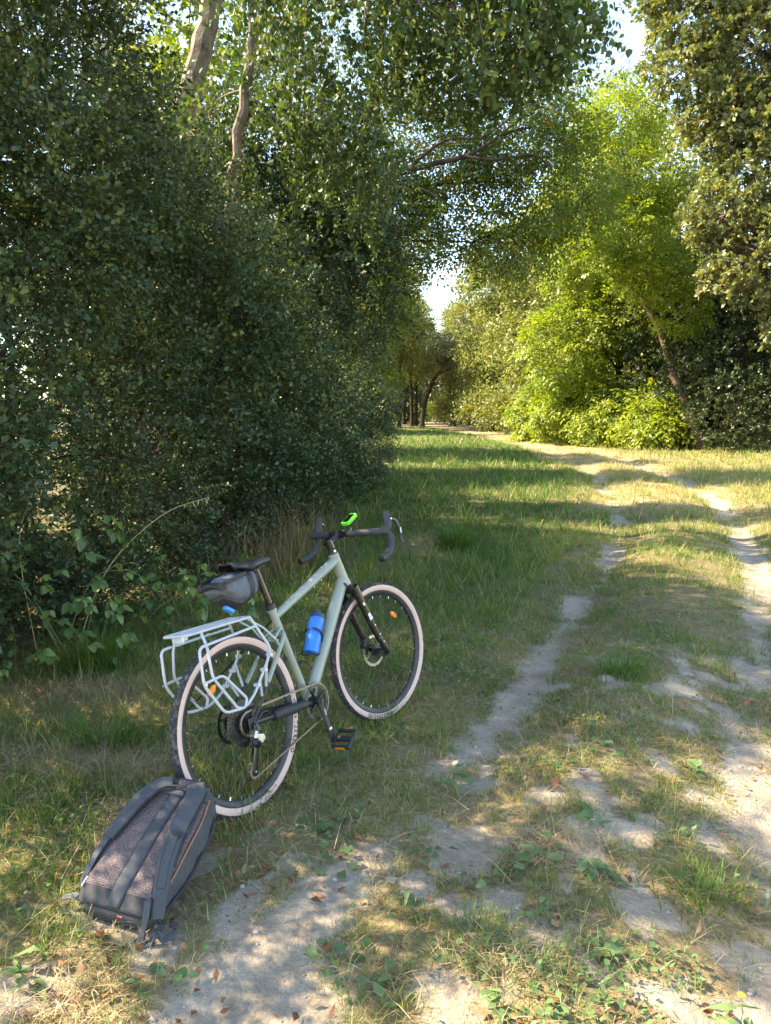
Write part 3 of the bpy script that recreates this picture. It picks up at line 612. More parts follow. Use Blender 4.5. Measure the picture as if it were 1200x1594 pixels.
for (x, y, rz, s, lab) in [(10.6, 58, 1.2, 1.05, 'olive tree standing behind the sunlit one at the bend'), (9.3, 66, 2.4, 0.95, 'olive tree flanking the tunnel mouth on its right'),
                           (10.2, 44, 4.1, 1.25, 'tall olive tree between the bend and the bright locust'), (8.0, 56, 0.2, 1.05, 'olive tree leaning in over the far bend'), (15.5, 40, 0.6, 1.4, 'big olive tree deep in the wood behind the bright locust'), (19.5, 33, 3.0, 1.35, 'big olive tree behind the oak'),
                           (1.6, 104, 5.0, 1.25, 'distant olive tree closing the far end of the tunnel'), (9.8, 96, 0.4, 1.3, 'distant olive tree right behind the tunnel'), (-7.0, 50, 2.0, 1.1, 'olive tree behind the light green locust, left of the verge'), (-7.5, 27, 1.0, 1.2, 'olive tree seen through gaps behind the hedge'),
                           (-2.6, 84, 1.6, 1.25, 'distant olive tree behind the slim dark trunks'), (5.4, 118, 3.3, 1.35, 'most distant olive tree, dead centre beyond the tunnel'), (-4.2, 60, 4.4, 1.0, 'olive tree just past the end of the verge at its hedge side'), (12.3, 38.5, 3.6, 1.05, 'olive tree filling the wood behind the leaning trunk'), (17.2, 29.5, 0.9, 1.0, 'olive tree low behind the oak at the right edge'), (8.9, 63, 1.9, 1.45, 'tallest olive tree rising beside the sky gap'), (6.7, 74, 4.6, 0.8, 'small olive tree just right of the bowing willow'), (13.4, 43, 2.2, 1.1, 'olive tree filling the wood left of the leaning trunk'), (13.6, 74, 2.8, 1.35, 'distant olive tree above the sunlit bend'), (-13, 46, 5.5, 1.5, 'far olive tree glimpsed through the hedge')]:
    copy_tree(bush_tree, (x, y), rz, s, lab, WG)
for (x, y, rz, s, lab) in [(1.1, 61, 1.0, 0.95, 'slim dark tree second from the verge, left of the tunnel'), (-1.4, 64, 2.2, 1.0, 'slim dark tree deepest at the hedge end, left of the tunnel'), (2.3, 66, 3.0, 0.9, 'slim dark tree third from the verge, left of the tunnel'),
                           (0.2, 70, 4.0, 1.05, 'slim dark tree in the back row left of the tunnel'), (3.0, 74, 5.2, 0.85, 'slim dark tree standing at the tunnel mouth, left side'), (6.9, 76, 0.5, 0.9, 'slim dark tree standing at the tunnel mouth, right side'), (1.9, 80, 0.9, 1.0, 'slim dark tree far back inside the wood'), (7.6, 84, 2.0, 0.95, 'slim dark tree farthest along the right of the tunnel')]:
    copy_tree(slim_tree, (x, y), rz, s, lab, WG)
for (x, y, rz, s, lab) in [(-1.2, 74, 0.5, 1.1, 'dark shrub between the slim trunks left of the tunnel'), (2.2, 86, 2.0, 1.1, 'dark shrub on the left inside the tunnel'), (8.6, 78, 3.6, 1.15, 'dark shrub under the trees right of the tunnel'),
                           (14.4, 33.6, 1.3, 1.2, 'dark shrub deep in the wood left of the oak'), (15.6, 28.8, 4.0, 0.95, 'dark shrub hugging the trunk of the oak'), (5.6, 101, 5.0, 1.2, 'dark shrub closing the tunnel at its far end'), (-4.6, 4.6, 1.1, 0.42, 'dark filler shrub added behind the hedge at the very left edge against light leaks'), (-5.4, 8.2, 2.6, 0.6, 'dark shrub glimpsed through the hedge at its left end'), (-4.8, 12.5, 0.8, 0.6, 'dark shrub glimpsed through the hedge below the slim trunk')]:  # left-edge shrub is added behind the hedge to fill light leaks
    copy_tree(dark_shrub, (x, y), rz, s, lab, 'dark shrubs under the wood')
plant('willow_tree', 'silvery grey willow bowing over the mouth of the tunnel', 'tree', [(3.3, 69, 0), (3.6, 69, 2.2), (4.6, 69, 4.6), (6.0, 69, 6.3)], [0.25, 0.2, 0.13, 0.05],
      [(4.2, 68.8, 5.6, 1.5, 1.3, 1.0, 200), (5.7, 68.6, 6.4, 1.6, 1.3, 1.0, 230), (7.0, 68.8, 5.3, 1.2, 1.1, 1.3, 180), (5.0, 69, 7.4, 1.6, 1.3, 1.0, 180)], 'far', 'leaf_willow', 'bark_dark', 0.8, gap=0.36, gscale=0.9, droop=0.5, seed=63, twigs=12)
plant('undergrowth_shrub', 'low pale green shrub lit at the foot of the tunnel', 'shrub', [(4.9, 90, 0), (4.9, 90, 1), (4.9, 90, 1.8)], [0.05, 0.03, 0.01],
      [(4.6, 90, 1.2, 1.6, 1.2, 1.3, 200), (6.9, 90, 1.4, 1.4, 1.2, 1.4, 180), (2.6, 91, 1.6, 1.6, 1.2, 1.6, 180)], 'far', 'leaf_locust_bright', 'bark_dark', 0.7, gap=0.3, seed=64, crown='foliage', stem='stem', twigs=6)

# ------------------------------------------------------------------ grass, hay, litter, gravel
def blades(cx, cy, L, W, lean, az, rnd, name, material='grass_blades', two=True, z0=None, curl=0.35, label=None, kind='stuff', parent=None, off=None):
    """one tapered, bent blade per entry"""
    n = len(cx); r = RNG
    z = height(cx, cy) if z0 is None else z0
    b = np.stack([cx, cy, z-0.004], -1)
    if off is not None: b = b-off
    d = np.stack([np.cos(az), np.sin(az), np.zeros(n)], -1); up = np.array([0, 0, 1.0])
    s = np.stack([-np.sin(az+r.normal(0, 0.9, n)), np.cos(az+r.normal(0, 0.9, n)), np.zeros(n)], -1)
    sl, cl = np.sin(lean)[:, None], np.cos(lean)[:, None]
    l2 = lean+curl*(0.5+r.random(n)); s2, c2 = np.sin(l2)[:, None], np.cos(l2)[:, None]
    Lh = L[:, None]*0.55; w = W[:, None]/2
    mid = b+(d*sl+up*cl)*Lh; tip = mid+(d*s2+up*c2)*L[:, None]*0.45
    if two:
        V = np.stack([b-s*w, b+s*w, mid+s*w*0.85, mid-s*w*0.85, tip+s*w*0.15, tip-s*w*0.15], 1).reshape(-1, 3)
        i = np.arange(n)[:, None]*6
        F = np.stack([i+[0, 1, 2, 3], i+[3, 2, 4, 5]], 1).reshape(-1, 4); k = 6
    else:
        V = np.stack([b-s*w, b+s*w, tip+s*w*0.25, tip-s*w*0.25], 1).reshape(-1, 3)
        F = np.arange(n*4).reshape(-1, 4); k = 4
    R = np.repeat(np.clip(rnd, 0, 1), k)
    return V, F, R
def grass_field():
    r = RNG; Vs, Fs, Rs = [], [], []; off = 0
    #      y0   y1   tufts/m2 blades  width    base length
    bands = [(1.45, 2.6, 1200, 11, 0.0021, 0.060), (2.6, 3.6, 1100, 11, 0.0024, 0.066), (3.6, 6, 700, 11, 0.0032, 0.084), (6, 10, 260, 10, 0.0052, 0.125), (10, 20, 75, 9, 0.010, 0.15), (20, 34, 30, 8, 0.020, 0.14), (34, 62, 8, 8, 0.04, 0.12)]
    for (y0, y1, dens, nb, W, L0) in bands:
        x0, x1 = -0.56*y1-1.5, 0.56*y1+1.6
        x0 = max(x0, -3.2); x1 = min(x1, 14)
        n = int(dens*(x1-x0)*(y1-y0)); x = r.uniform(x0, x1, n); y = r.uniform(y0, y1, n)
        edge = np.abs(x)-(0.55*y+0.10); ok = (edge < 1.5) & ((edge < 0) | (r.random(n) < 0.33)) & (x > np.interp(y, [0, 4.2, 5.5, 8, 13, 22, 40], [-2.6, -2.5, -2.2, -1.8, -1.5, -0.9, -0.9]))
        so = soil_mask(x, y); tr = (dL(x, y) > -0.4) & (dR(x, y) < 0.5)
        patch = fbm(x*2.3+40, y*2.3, 3)
        pr = (1-sstep(0.30, 0.72, so))*np.where(tr, sstep(0.28, 0.52, patch)*0.85+0.18, 0.55+0.6*patch)
        pr = pr*(1-0.75*np.clip(hay_mask(x, y), 0, 1))
        far_dry = (dL(x, y) > -0.7) & (dR(x, y) < 1.2) & (y > 20); pr = np.where(far_dry, pr*np.interp(y, [20, 32, 60], [0.7, 0.25, 0.12]), pr)
        # nothing grows up through the pack
        pr = np.where((np.abs(x+0.74) < 0.17) & (np.abs(y-2.30) < 0.24), 0, pr)
        ok &= r.random(n) < pr; x, y, tr, so, patch = x[ok], y[ok], tr[ok], so[ok], patch[ok]
        n = len(x); d = dry_mask(x, y)
        verge = np.where(tr, 0.62, 1.0)*(0.6+0.8*fbm(x*1.3, y*1.3+11, 2))
        tall = np.clip(r.gamma(5, 0.2, n), 0.4, 2.2)
        X = np.repeat(x, nb)+r.normal(0, 0.012+W*1.6, n*nb); Y = np.repeat(y, nb)+r.normal(0, 0.012+W*1.6, n*nb)
        az = np.arctan2(Y-np.repeat(y, nb), X-np.repeat(x, nb))+r.normal(0, 0.5, n*nb)
        L = np.repeat(L0*verge*tall, nb)*r.uniform(0.55, 1.25, n*nb)
        lean = np.abs(r.normal(0.35, 0.33, n*nb)); lean = np.where(r.random(n*nb) < 0.10, lean+0.7, lean)
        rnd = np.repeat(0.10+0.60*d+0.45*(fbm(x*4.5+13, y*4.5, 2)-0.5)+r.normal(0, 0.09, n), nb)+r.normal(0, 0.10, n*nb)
        rnd = np.where(r.random(n*nb) < 0.10+0.2*np.repeat(d, nb), r.uniform(0.7, 1.0, n*nb), rnd)
        two = y0 < 3.5
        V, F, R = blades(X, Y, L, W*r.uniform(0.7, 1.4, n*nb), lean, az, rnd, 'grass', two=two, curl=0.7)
        Vs.append(V); Fs.append(F+off); Rs.append(R); off += len(V)
    o = np_mesh('grass', np.concatenate(Vs), np.concatenate(Fs), 'grass_blades', None, {'rnd': np.concatenate(Rs)})
    tag(o, 'short patchy green and straw-coloured grass over verge and track', None, None, 'stuff')
grass_field()
def hay_field():
    r = RNG; n = 60000; x = r.uniform(-2.6, 1.2, n); y = r.uniform(2.2, 10.5, n)
    ok = r.random(n) < np.clip(hay_mask(x, y), 0, 1)*np.where(y > 6, 0.35, 1); x, y = x[ok], y[ok]
    for (hx, hy, sx, sy, hn) in ((-1.44, 3.13, 0.24, 0.085, 3200), (-1.66, 3.96, 0.22, 0.10, 1500), (-1.06, 3.04, 0.065, 0.05, 900), (-0.93, 2.74, 0.07, 0.05, 900), (-0.98, 2.5, 0.06, 0.06, 500), (-0.85, 1.78, 0.12, 0.08, 700), (0.33, 1.92, 0.10, 0.06, 600), (0.55, 2.46, 0.12, 0.06, 700)):
        x = np.concatenate([x, r.normal(hx, sx, hn)]); y = np.concatenate([y, r.normal(hy, sy, hn)])
    m = 30000; mx = r.uniform(-2.2, 3.0, m); my = 1.5+r.random(m)**1.6*5; k_ = (np.abs(mx) < 0.54*my) & (r.random(m) < 0.25+0.75*dry_mask(mx, my)) & (soil_mask(mx, my) < 0.75); x = np.concatenate([x, mx[k_]]); y = np.concatenate([y, my[k_]]); n = len(x)
    V, F, R = blades(x, y, np.where(y < 2.2, 0.6, 1.0)*r.uniform(0.04, 0.16, n), r.uniform(0.0011, 0.0024, n), r.normal(1.32, 0.18, n), r.uniform(0, 6.28, n), r.random(n), 'hay', curl=0.25, z0=height(x, y)+r.uniform(0.004, 0.035, n))
    tag(np_mesh('hay', V, F, 'dry_grass', None, {'rnd': R}), 'matted dry cut grass lying in straw-coloured patches', None, None, 'stuff')
hay_field()
def litter():
    r = RNG; n = 16000
    x = r.uniform(-1.4, 2.4, n); y = 1.5+4.2*r.random(n)**1.3
    ok = (np.abs(x) < 0.55*y) & (r.random(n) < 0.05+0.45*sstep(0.48, 0.66, fbm(x*3+70, y*3, 3))+0.1*np.exp(-((x-0.05)/0.35)**2-((y-2.2)/0.4)**2)); x, y = x[ok][:1500], y[ok][:1500]; n = len(x)
    Vs, Rr = [], []
    for i in range(n):
        L = r.uniform(0.010, 0.034)*(1 if r.random() < 0.8 else 1.5); W = L*r.uniform(0.4, 0.7); c = r.uniform(0.1, 0.55)
        a = r.uniform(0, 6.28); pts = np.array([[-L/2, 0, 0], [-L*.15, W/2, c*W], [L/2, 0, L*0.2], [-L*.15, -W/2, c*W*.7], ])
        ca, sa = math.cos(a), math.sin(a); P = pts@np.array([[ca, sa, 0], [-sa, ca, 0], [0, 0, 1]])
        t = r.normal(0, 0.3, 2); P[:, 2] += P[:, 0]*t[0]+P[:, 1]*t[1]
        P[:, 2] -= P[:, 2].min(); P += [x[i], y[i], float(height(x[i], y[i]))+r.uniform(0.003, 0.016)]
        Vs.append(P); Rr += [r.random()]*4
    V = np.concatenate(Vs)
    tag(np_mesh('leaf_litter', V, np.arange(len(V)).reshape(-1, 4), 'dead_leaf', None, {'rnd': np.array(Rr)}), 'curled reddish-brown dead leaves strewn over the bare soil', None, None, 'stuff')
litter()
def clover():
    r = RNG; m = 60000; x = r.uniform(-1.9, 2.8, m); y = 1.5+r.random(m)**1.5*5
    pt = fbm(x*2.6+90, y*2.6+33, 3); ok = (np.abs(x) < 0.54*y) & (r.random(m) < sstep(0.50, 0.66, pt)*0.55) & (soil_mask(x, y) < 0.6)
    ok &= ~((np.abs(x+0.74) < 0.17) & (np.abs(y-2.30) < 0.24)); x, y = x[ok], y[ok]; n = len(x)
    h = r.uniform(0.006, 0.05, n); s = r.uniform(0.006, 0.014, n); az = r.uniform(0, 6.28, n)
    c = np.stack([x, y, height(x, y)+h], -1); tl = r.normal(0, 0.35, (n, 2))
    d = np.stack([np.cos(az), np.sin(az), tl[:, 0]], -1); e = np.stack([-np.sin(az), np.cos(az), tl[:, 1]], -1); S_ = s[:, None]
    V = np.stack([c, c+d*S_*0.9+e*S_*0.75, c+d*S_*2.0, c+d*S_*0.9-e*S_*0.75], 1).reshape(-1, 3)
    R = np.repeat(np.clip(r.normal(0.45, 0.25, n), 0, 1), 4)
    tag(np_mesh('clover', V, np.arange(n*4).reshape(-1, 4), 'leaf_weed', None, {'rnd': R}), 'low clover and creeping weed leaves among the grass', None, None, 'stuff')
clover()
def rock_verts(r, sx, sy, sz, sub=1):
    bm = bmesh.new(); bmesh.ops.create_icosphere(bm, subdivisions=sub, radius=1.0)
    V = np.array([v.co[:] for v in bm.verts]); F = np.array([[v.index for v in f.verts] for f in bm.faces]); bm.free()
    V = V*(1+r.normal(0, 0.12, (len(V), 1)))*[sx, sy, sz]; return V, F
def gravel():
    r = RNG; n = 16000; x = r.uniform(-1.0, 2.6, n); y = 1.5+3.8*r.random(n)**1.4
    ok = (np.abs(x) < 0.55*y) & (soil_mask(x, y) > 0.45); x, y = x[ok][:2400], y[ok][:2400]
    Vs, Fs = [], []; off = 0
    for i in range(len(x)):
        s = min(0.0022*(1+r.pareto(3.0)), 0.011); V, F = rock_verts(r, s, s*r.uniform(0.6, 1), s*0.6, 1)
        Vs.append(V+[x[i], y[i], float(height(x[i], y[i]))+s*0.15]); Fs.append(F+off); off += len(V)
    tag(np_mesh('gravel', np.concatenate(Vs), np.concatenate(Fs), 'pebble'), 'small pale pebbles bedded in the bare soil of the ruts', None, None, 'stuff')
gravel()
def stone(x, y, s, label, seed):
    r = np.random.default_rng(seed); V, F = rock_verts(r, s[0], s[1], s[2], 2)
    V += 0.08*s[0]*np.sin(V*60)
    o = np_mesh('stone', V, F, 'stone', None, smooth=True); o.location = (x, y, float(height(x, y))-s[2]*0.25); o.rotation_euler = (0, 0, seed*1.3)
    tag(o, label, 'stone', 'pale stones bedded in the track')
stone(0.33, 3.17, (0.045, 0.03, 0.022), 'flat pale stone at the edge of the bare rut near the front wheel', 1)
stone(1.27, 4.14, (0.05, 0.04, 0.03), 'pale stone half sunk among grass in the middle of the track', 2)
stone(0.02, 2.33, (0.022, 0.017, 0.012), 'small whitish stone near the broad leaves by the bare pan', 4)

# ------------------------------------------------------------------ broad-leaved weeds, brambles, tufts
def leaf_mesh(name, L, W, shape, material, r, curl=0.25, nseg=5):
    """a leaf along +X with a raised midrib fold; about 20 triangles"""
    V, F = [], []
    for i in range(nseg+1):
        t = i/nseg; w = W/2*{'oval': math.sin(math.pi*t**0.8)**0.8 if 0 < t < 1 else 0, 'heart': (1-t)**0.7*1.15*min(1, t*7+0.35) if t < 1 else 0, 'lance': math.sin(math.pi*t**0.7)**0.9 if 0 < t < 1 else 0}[shape]
        w = max(w, 0.0006); w *= (1+0.10*((-1)**i)); z = -curl*L*t*t+0.06*L*math.sin(t*5+1)
        V += [(L*t, w, z+0.25*w), (L*t, 0, z), (L*t, -w, z+0.25*w)]
    for i in range(nseg):
        a = i*3; F += [(a, a+1, a+4, a+3), (a+1, a+2, a+5, a+4)]
    m = bpy.data.meshes.new(name); m.from_pydata(V, [], F)
    a = m.attributes.new('rnd', 'FLOAT', 'POINT'); a.data.foreach_set('value', np.full(len(V), float(r.random()), dtype=np.float32))
    m.polygons.foreach_set('use_smooth', np.ones(len(F), dtype=bool)); m.materials.append(MATS[material]); return m
_lr = np.random.default_rng(77)
WEEDM = {'oval': [leaf_mesh('leaf', 0.085, 0.05, 'oval', 'leaf_weed', _lr, c) for c in (0.1, 0.25, 0.4, 0.2)],
         'lance': [leaf_mesh('leaf', 0.11, 0.032, 'lance', 'leaf_weed', _lr, c) for c in (0.15, 0.3, 0.45)],
         'heart': [leaf_mesh('leaf', 0.06, 0.055, 'heart', 'leaf_weed', _lr, c) for c in (0.1, 0.25, 0.35)]}
def weed(x, y, shape, n, s, label, seed, spread=0.0, lift=0.5, name='broadleaf_weed'):
    r = np.random.default_rng(seed); z = float(height(x, y)); root = tag(empty(name, (x, y, z)), label, 'weed', 'broad-leaved weeds on the track and verge')
    for k in range(n):
        o = bpy.data.objects.new('leaf', WEEDM[shape][r.integers(len(WEEDM[shape]))]); a = k*2.4+r.normal()*0.3
        p = (r.normal()*spread, r.normal()*spread, 0.008+abs(r.normal())*0.03*(1 if spread else 0.3))
        o.location = p; sc = s*0.68*r.uniform(0.6, 1.2); o.scale = (sc, sc, sc); o.rotation_euler = (r.normal()*0.25, -r.uniform(0.05, lift), a); link(o, root)
    return root
WEEDS = [(-0.22, 2.62, 'heart', 8, 0.95, 'cluster of heart-shaped leaves just right of the pack top', 0.05), (-0.15, 2.42, 'heart', 7, 1.0, 'cluster of heart-shaped leaves between pack and left rut', 0.05),
    (-0.06, 2.02, 'oval', 9, 0.75, 'line of rounded weed leaves bordering the bare pan', 0.06), (-0.03, 1.83, 'oval', 6, 0.7, 'rounded weed leaves lower along the bare pan', 0.05),
    (0.06, 2.22, 'lance', 6, 0.8, 'small lance-leaved weed above the bare pan', 0.02), (0.17, 2.46, 'heart', 4, 0.9, 'two or three pale heart-shaped leaves in the gap of the left rut', 0.05),
    (0.62, 1.95, 'oval', 8, 1.0, 'plantain rosette spread flat in the bottom middle of the track', 0.0), (0.45, 2.08, 'oval', 5, 0.75, 'half-hidden plantain behind the bottom rosette', 0.03),
    (0.72, 2.30, 'lance', 7, 1.1, 'silvery lance-leaved weed near the broad pale stone', 0.04), (0.52, 2.40, 'oval', 7, 0.95, 'broad leaves in the sunlit patch at the track centre', 0.05),
    (0.76, 2.62, 'oval', 6, 1.0, 'pale green plantain left of the right rut', 0.03), (0.95, 3.25, 'oval', 8, 1.0, 'broad bluish leaves amid mid-track grass', 0.08),
    (1.02, 3.65, 'heart', 8, 1.0, 'heart-leaved weed farther up the mid-track grass', 0.08), (0.30, 2.95, 'lance', 6, 0.9, 'weed clump beside the flat pale stone', 0.04),
    (0.62, 4.2, 'heart', 6, 1.0, 'small leaves at the edge of the bare rut by the front wheel', 0.07), (0.93, 1.72, 'lance', 9, 0.8, 'leafy dandelion in the bottom right corner', 0.03),
    (-0.95, 1.83, 'lance', 8, 1.0, 'large-leaved weed in the grass below the pack', 0.04), (-0.62, 1.86, 'oval', 4, 0.8, 'pair of round leaves right below the pack strap', 0.05),
    (0.28, 1.72, 'lance', 6, 0.75, 'jagged weed at the bottom edge below the sunlit straw patch', 0.03), (-0.20, 3.25, 'heart', 7, 0.9, 'leaves in the shaded grass under the front wheel', 0.08),
    (0.72, 3.05, 'oval', 5, 0.8, 'two pale rounded leaves left of the mid-track grass', 0.05), (0.12, 3.6, 'heart', 6, 0.9, 'clump of small leaves right of the front tyre', 0.06),
    (1.35, 3.1, 'oval', 5, 0.9, 'plantain on the lip of the right rut', 0.03), (0.35, 2.28, 'heart', 5, 0.7, 'tiny heart-leaved weed in the stony middle gap', 0.04)]
for i, (x, y, sh, n, s, lab, sp) in enumerate(WEEDS): weed(x, y, sh, n+3, s, lab, 300+i, sp)
def flower(x, y):
    z = float(height(x, y)); root = tag(empty('yellow_flower', (x, y, z)), 'small yellow flower on a thin stem in the bottom right corner', 'flower')
    Geo().tube([(0, 0, 0), (0.004, 0, 0.05), (0, 0.004, 0.09)], 0.0013, 5).build('stem', 'weed_stem', root)
    g = Geo()
    for k in range(12):
        a = k*math.pi/6; R = Matrix.Rotation(a, 3, 'Z')
        g.add([Vector((0, 0.004, 0.09))+R @ Vector(p) for p in ((0.001, 0, 0), (0.007, 0.0022, 0.004), (0.0115, 0, 0.005), (0.007, -0.0022, 0.004))], [(0, 1, 2, 3)])
    g.build('petals', 'petal_yellow', root, smooth=False)
mat('weed_stem', (0.12, 0.17, 0.05), 0.6); mat('petal_yellow', (0.85, 0.55, 0.02), 0.5)
flower(0.915, 1.745)
BRM = [leaf_mesh('leaf', 0.078, 0.052, 'oval', 'leaf_bramble', _lr, c) for c in (0.05, 0.2, 0.35, 0.15, 0.3, 0.1)]
mat('cane', (0.16, 0.10, 0.05), 0.7, scale=20); mat('cane_green', (0.16, 0.18, 0.07), 0.6, scale=20)
def bramble(x, y, rx, ry, hz, ncane, ntri, label, seed):
    r = np.random.default_rng(seed); z = float(height(x, y)); root = tag(empty('bramble', (x, y, z)), label, 'bramble', 'brambles at the foot of the hedge')
    tips = []
    for k in range(ncane):
        a = np.array([r.normal()*0.08, r.normal()*0.08+0.1, 0.0]); an = r.uniform(-3.0, 0.2); e = np.array([math.cos(an)*rx*0.9, math.sin(an)*ry*0.9, hz*r.uniform(0.15, 0.7)])
        p = smooth_path([a, a*0.6+e*0.4+[0, 0, hz*0.30], a*0.2+e*0.8+[0, 0, hz*0.16], e], 6); tips.append(np.array(p))
        Geo().tube(p, list(np.linspace(0.0038, 0.0014, len(p))), 5).build('cane', 'cane_green', root)
    for k in range(ntri):
        an = r.uniform(-3.3, 0.3); q = r.uniform(0.35, 1.0)**0.6; el = r.uniform(0.08, 1.35)
        c = np.array([math.cos(an)*rx*q*math.cos(el*0.8), math.sin(an)*ry*q*math.cos(el*0.8), hz*q*math.sin(el)+0.03]); a0 = an+r.normal()*0.7
        s = r.uniform(0.7, 1.15); tilt = (r.normal()*0.25, r.uniform(0.0, 0.85))
        for j, da in enumerate((0, 1.25, -1.25)):
            o = bpy.data.objects.new('leaf', BRM[r.integers(len(BRM))]); o.location = c
            sc = s*(1.0 if j == 0 else 0.82); o.scale = (sc, sc, sc)
            o.rotation_euler = (tilt[0], tilt[1]+r.normal()*0.12, a0+da); link(o, root)
bramble(-1.95, 4.45, 0.62, 0.52, 0.95, 5, 84, 'leafy bramble at the left edge at the foot of the hedge', 401)
bramble(-1.30, 5.15, 0.45, 0.40, 0.62, 4, 56, 'smaller bramble just behind the rear rack of the bicycle', 402)
def grass_tuft(x, y, n, L, label, seed, w=0.006, rnd0=0.22):
    r = np.random.default_rng(seed); z = float(height(x, y)); root_off = np.array([x, y, z])
    cx = x+r.normal(0, 0.07, n); cy = y+r.normal(0, 0.06, n)
    V, F, R = blades(cx, cy, L*r.uniform(0.5, 1.1, n), w*r.uniform(0.7, 1.3, n), np.abs(r.normal(0.4, 0.25, n)), np.arctan2(cy-y, cx-x)+r.normal(0, 0.4, n), rnd0+r.normal(0, 0.12, n), 'grass_tuft', curl=0.9, off=root_off)
    o = np_mesh('grass_tuft', V, F, 'grass_blades', None, {'rnd': R}); o.location = (x, y, z)
    tag(o, label, 'grass tuft', 'taller grass tufts')
grass_tuft(-1.72, 4.35, 330, 0.36, 'lush green grass tuft below the bramble at the left', 501, 0.005)
grass_tuft(-1.28, 3.30, 160, 0.24, 'bright green blades flopped over the hay left of the rear wheel', 502, 0.006, 0.12)
grass_tuft(0.78, 8.3, 340, 0.42, 'lush dark green grass tuft on the verge beyond the front wheel', 503, 0.009, 0.1)
grass_tuft(0.25, 2.03, 190, 0.11, 'spiky grey-green grass tuft just right of the bare pan', 504, 0.0024, 0.3)
grass_tuft(0.42, 1.84, 170, 0.10, 'spiky grass tuft in the bottom middle beneath the sunlit straw', 505, 0.0024, 0.3)
grass_tuft(1.02, 2.28, 220, 0.14, 'green grass tuft overhanging the right rut near the broad stone', 506, 0.003, 0.2)
grass_tuft(1.38, 4.2, 260, 0.20, 'tall grass tuft on the crown of the track at mid distance', 507, 0.0045, 0.22)
def dead_weeds():
    r = np.random.default_rng(515); root = tag(empty('dead_weeds', (-1.2, 7.6, float(height(-1.2, 7.6)))), 'tangle of dry brown weed stalks at the hedge foot behind the saddle', 'dead weeds')
    Vs, Fs, Rs = [], [], []; off = 0
    n = 900; x = r.normal(-1.05, 0.30, n); y = 7.4+r.normal(0, 0.9, n)+1.0*(x+1.05)
    V, F, R = blades(x, y, 0.2+0.75*r.random(n)**1.6, r.uniform(0.002, 0.004, n), np.abs(r.normal(0.35, 0.4, n)), r.uniform(0, 6.28, n), r.random(n), 'stalks', curl=0.5, off=np.array([-1.2, 7.6, float(height(-1.2, 7.6))]))
    np_mesh('stalks', V, F, 'dead_stalk', root, {'rnd': R})
dead_weeds()
def arching_stalk(pts, label):
    b = pts[0]; root = tag(empty('grass_stalk', b), label, 'grass stalk'); P = [tuple(np.array(p)-np.array(b)) for p in pts]
    sp = smooth_path(P, 7); Geo().tube(sp, list(np.linspace(0.0035, 0.0018, len(sp))), 5).build('stem', 'straw', root)
    g = Geo(); r = np.random.default_rng(9)
    for k in range(10):
        q = Vector(sp[-1-k//2]); d = Vector((r.normal()*0.6, r.normal()*0.6, -1)).normalized(); g.tube([q, q+d*0.02, q+d*0.04], [0.001, 0.004, 0.0008], 4)
    tag(g.build('seed_head', 'straw', root), kind='stuff')
mat('straw', (0.42, 0.36, 0.17), 0.7, var=0.2)
arching_stalk([(-1.95, 4.55, 0.0), (-1.75, 4.6, 0.55), (-1.45, 4.8, 0.88), (-1.18, 5.0, 0.98)], 'long pale grass stalk arching from the bramble toward the saddle bag')
arching_stalk([(-2.2, 4.6, 0.0), (-2.2, 4.45, 0.75), (-2.02, 4.35, 1.15)], 'pale grass stalk standing up at the left edge above the bramble')

# ------------------------------------------------------------------ the bicycle
mat('frame_paint', (0.28, 0.315, 0.268), 0.38, var=0.05, scale=14, coat=0.25, dirt=((0.36, 0.33, 0.27), 26, 0.60, 0.80))
mat('black_paint', (0.012, 0.012, 0.013), 0.25, var=0.2, coat=0.3, dirt=((0.10, 0.09, 0.075), 40, 0.62, 0.85))
mat('black_satin', (0.022, 0.023, 0.026), 0.45, var=0.2, dirt=((0.10, 0.09, 0.08), 45, 0.60, 0.85))
mat('rubber_tread', (0.030, 0.032, 0.036), 0.85, var=0.3, scale=60, bump=0.3, dirt=((0.17, 0.16, 0.145), 55, 0.50, 0.75))
mat('sidewall_tan', (0.66, 0.47, 0.41), 0.75, var=0.06, scale=20, dirt=((0.40, 0.30, 0.25), 30, 0.62, 0.85))
mat('bar_tape', (0.030, 0.033, 0.042), 0.65, var=0.2, scale=60, bump=0.2)
mat('grip_rubber', (0.028, 0.030, 0.036), 0.6, var=0.2, scale=50)
mat('steel', (0.62, 0.62, 0.63), 0.3, metal=1.0, var=0.1)
mat('dark_steel', (0.10, 0.10, 0.10), 0.38, metal=0.9, var=0.4, scale=80)
mat('chain_steel', (0.26, 0.24, 0.21), 0.38, metal=0.9, var=0.35, scale=120)
mat('silver_alloy', (0.70, 0.71, 0.73), 0.3, metal=0.85, var=0.1)
mat('rack_paint', (0.45, 0.485, 0.53), 0.35, var=0.05, scale=14, coat=0.2, dirt=((0.40, 0.37, 0.32), 30, 0.64, 0.85))
mat('reflector_orange', (0.85, 0.24, 0.01), 0.25, var=0.15, scale=160)
mat('bottle_blue', (0.012, 0.20, 0.68), 0.38, var=0.08, scale=10)
mat('bottle_lid', (0.03, 0.05, 0.09), 0.5, var=0.1)
mat('case_green', (0.13, 0.70, 0.03), 0.5, var=0.08)
mat('screen_black', (0.006, 0.007, 0.008), 0.12, var=0.1, coat=0.5)
mat('print_white', (0.75, 0.75, 0.75), 0.5, var=0.05)
mat('print_black', (0.015, 0.014, 0.014), 0.6, var=0.1)
mat('print_red', (0.45, 0.10, 0.10), 0.6, var=0.1)
mat('bag_grey', (0.115, 0.128, 0.152), 0.75, var=0.15, scale=50, bump=0.25, bscale=130, spec=0.3)
mat('bag_black', (0.022, 0.023, 0.027), 0.6, var=0.2, scale=60, bump=0.25, bscale=140)
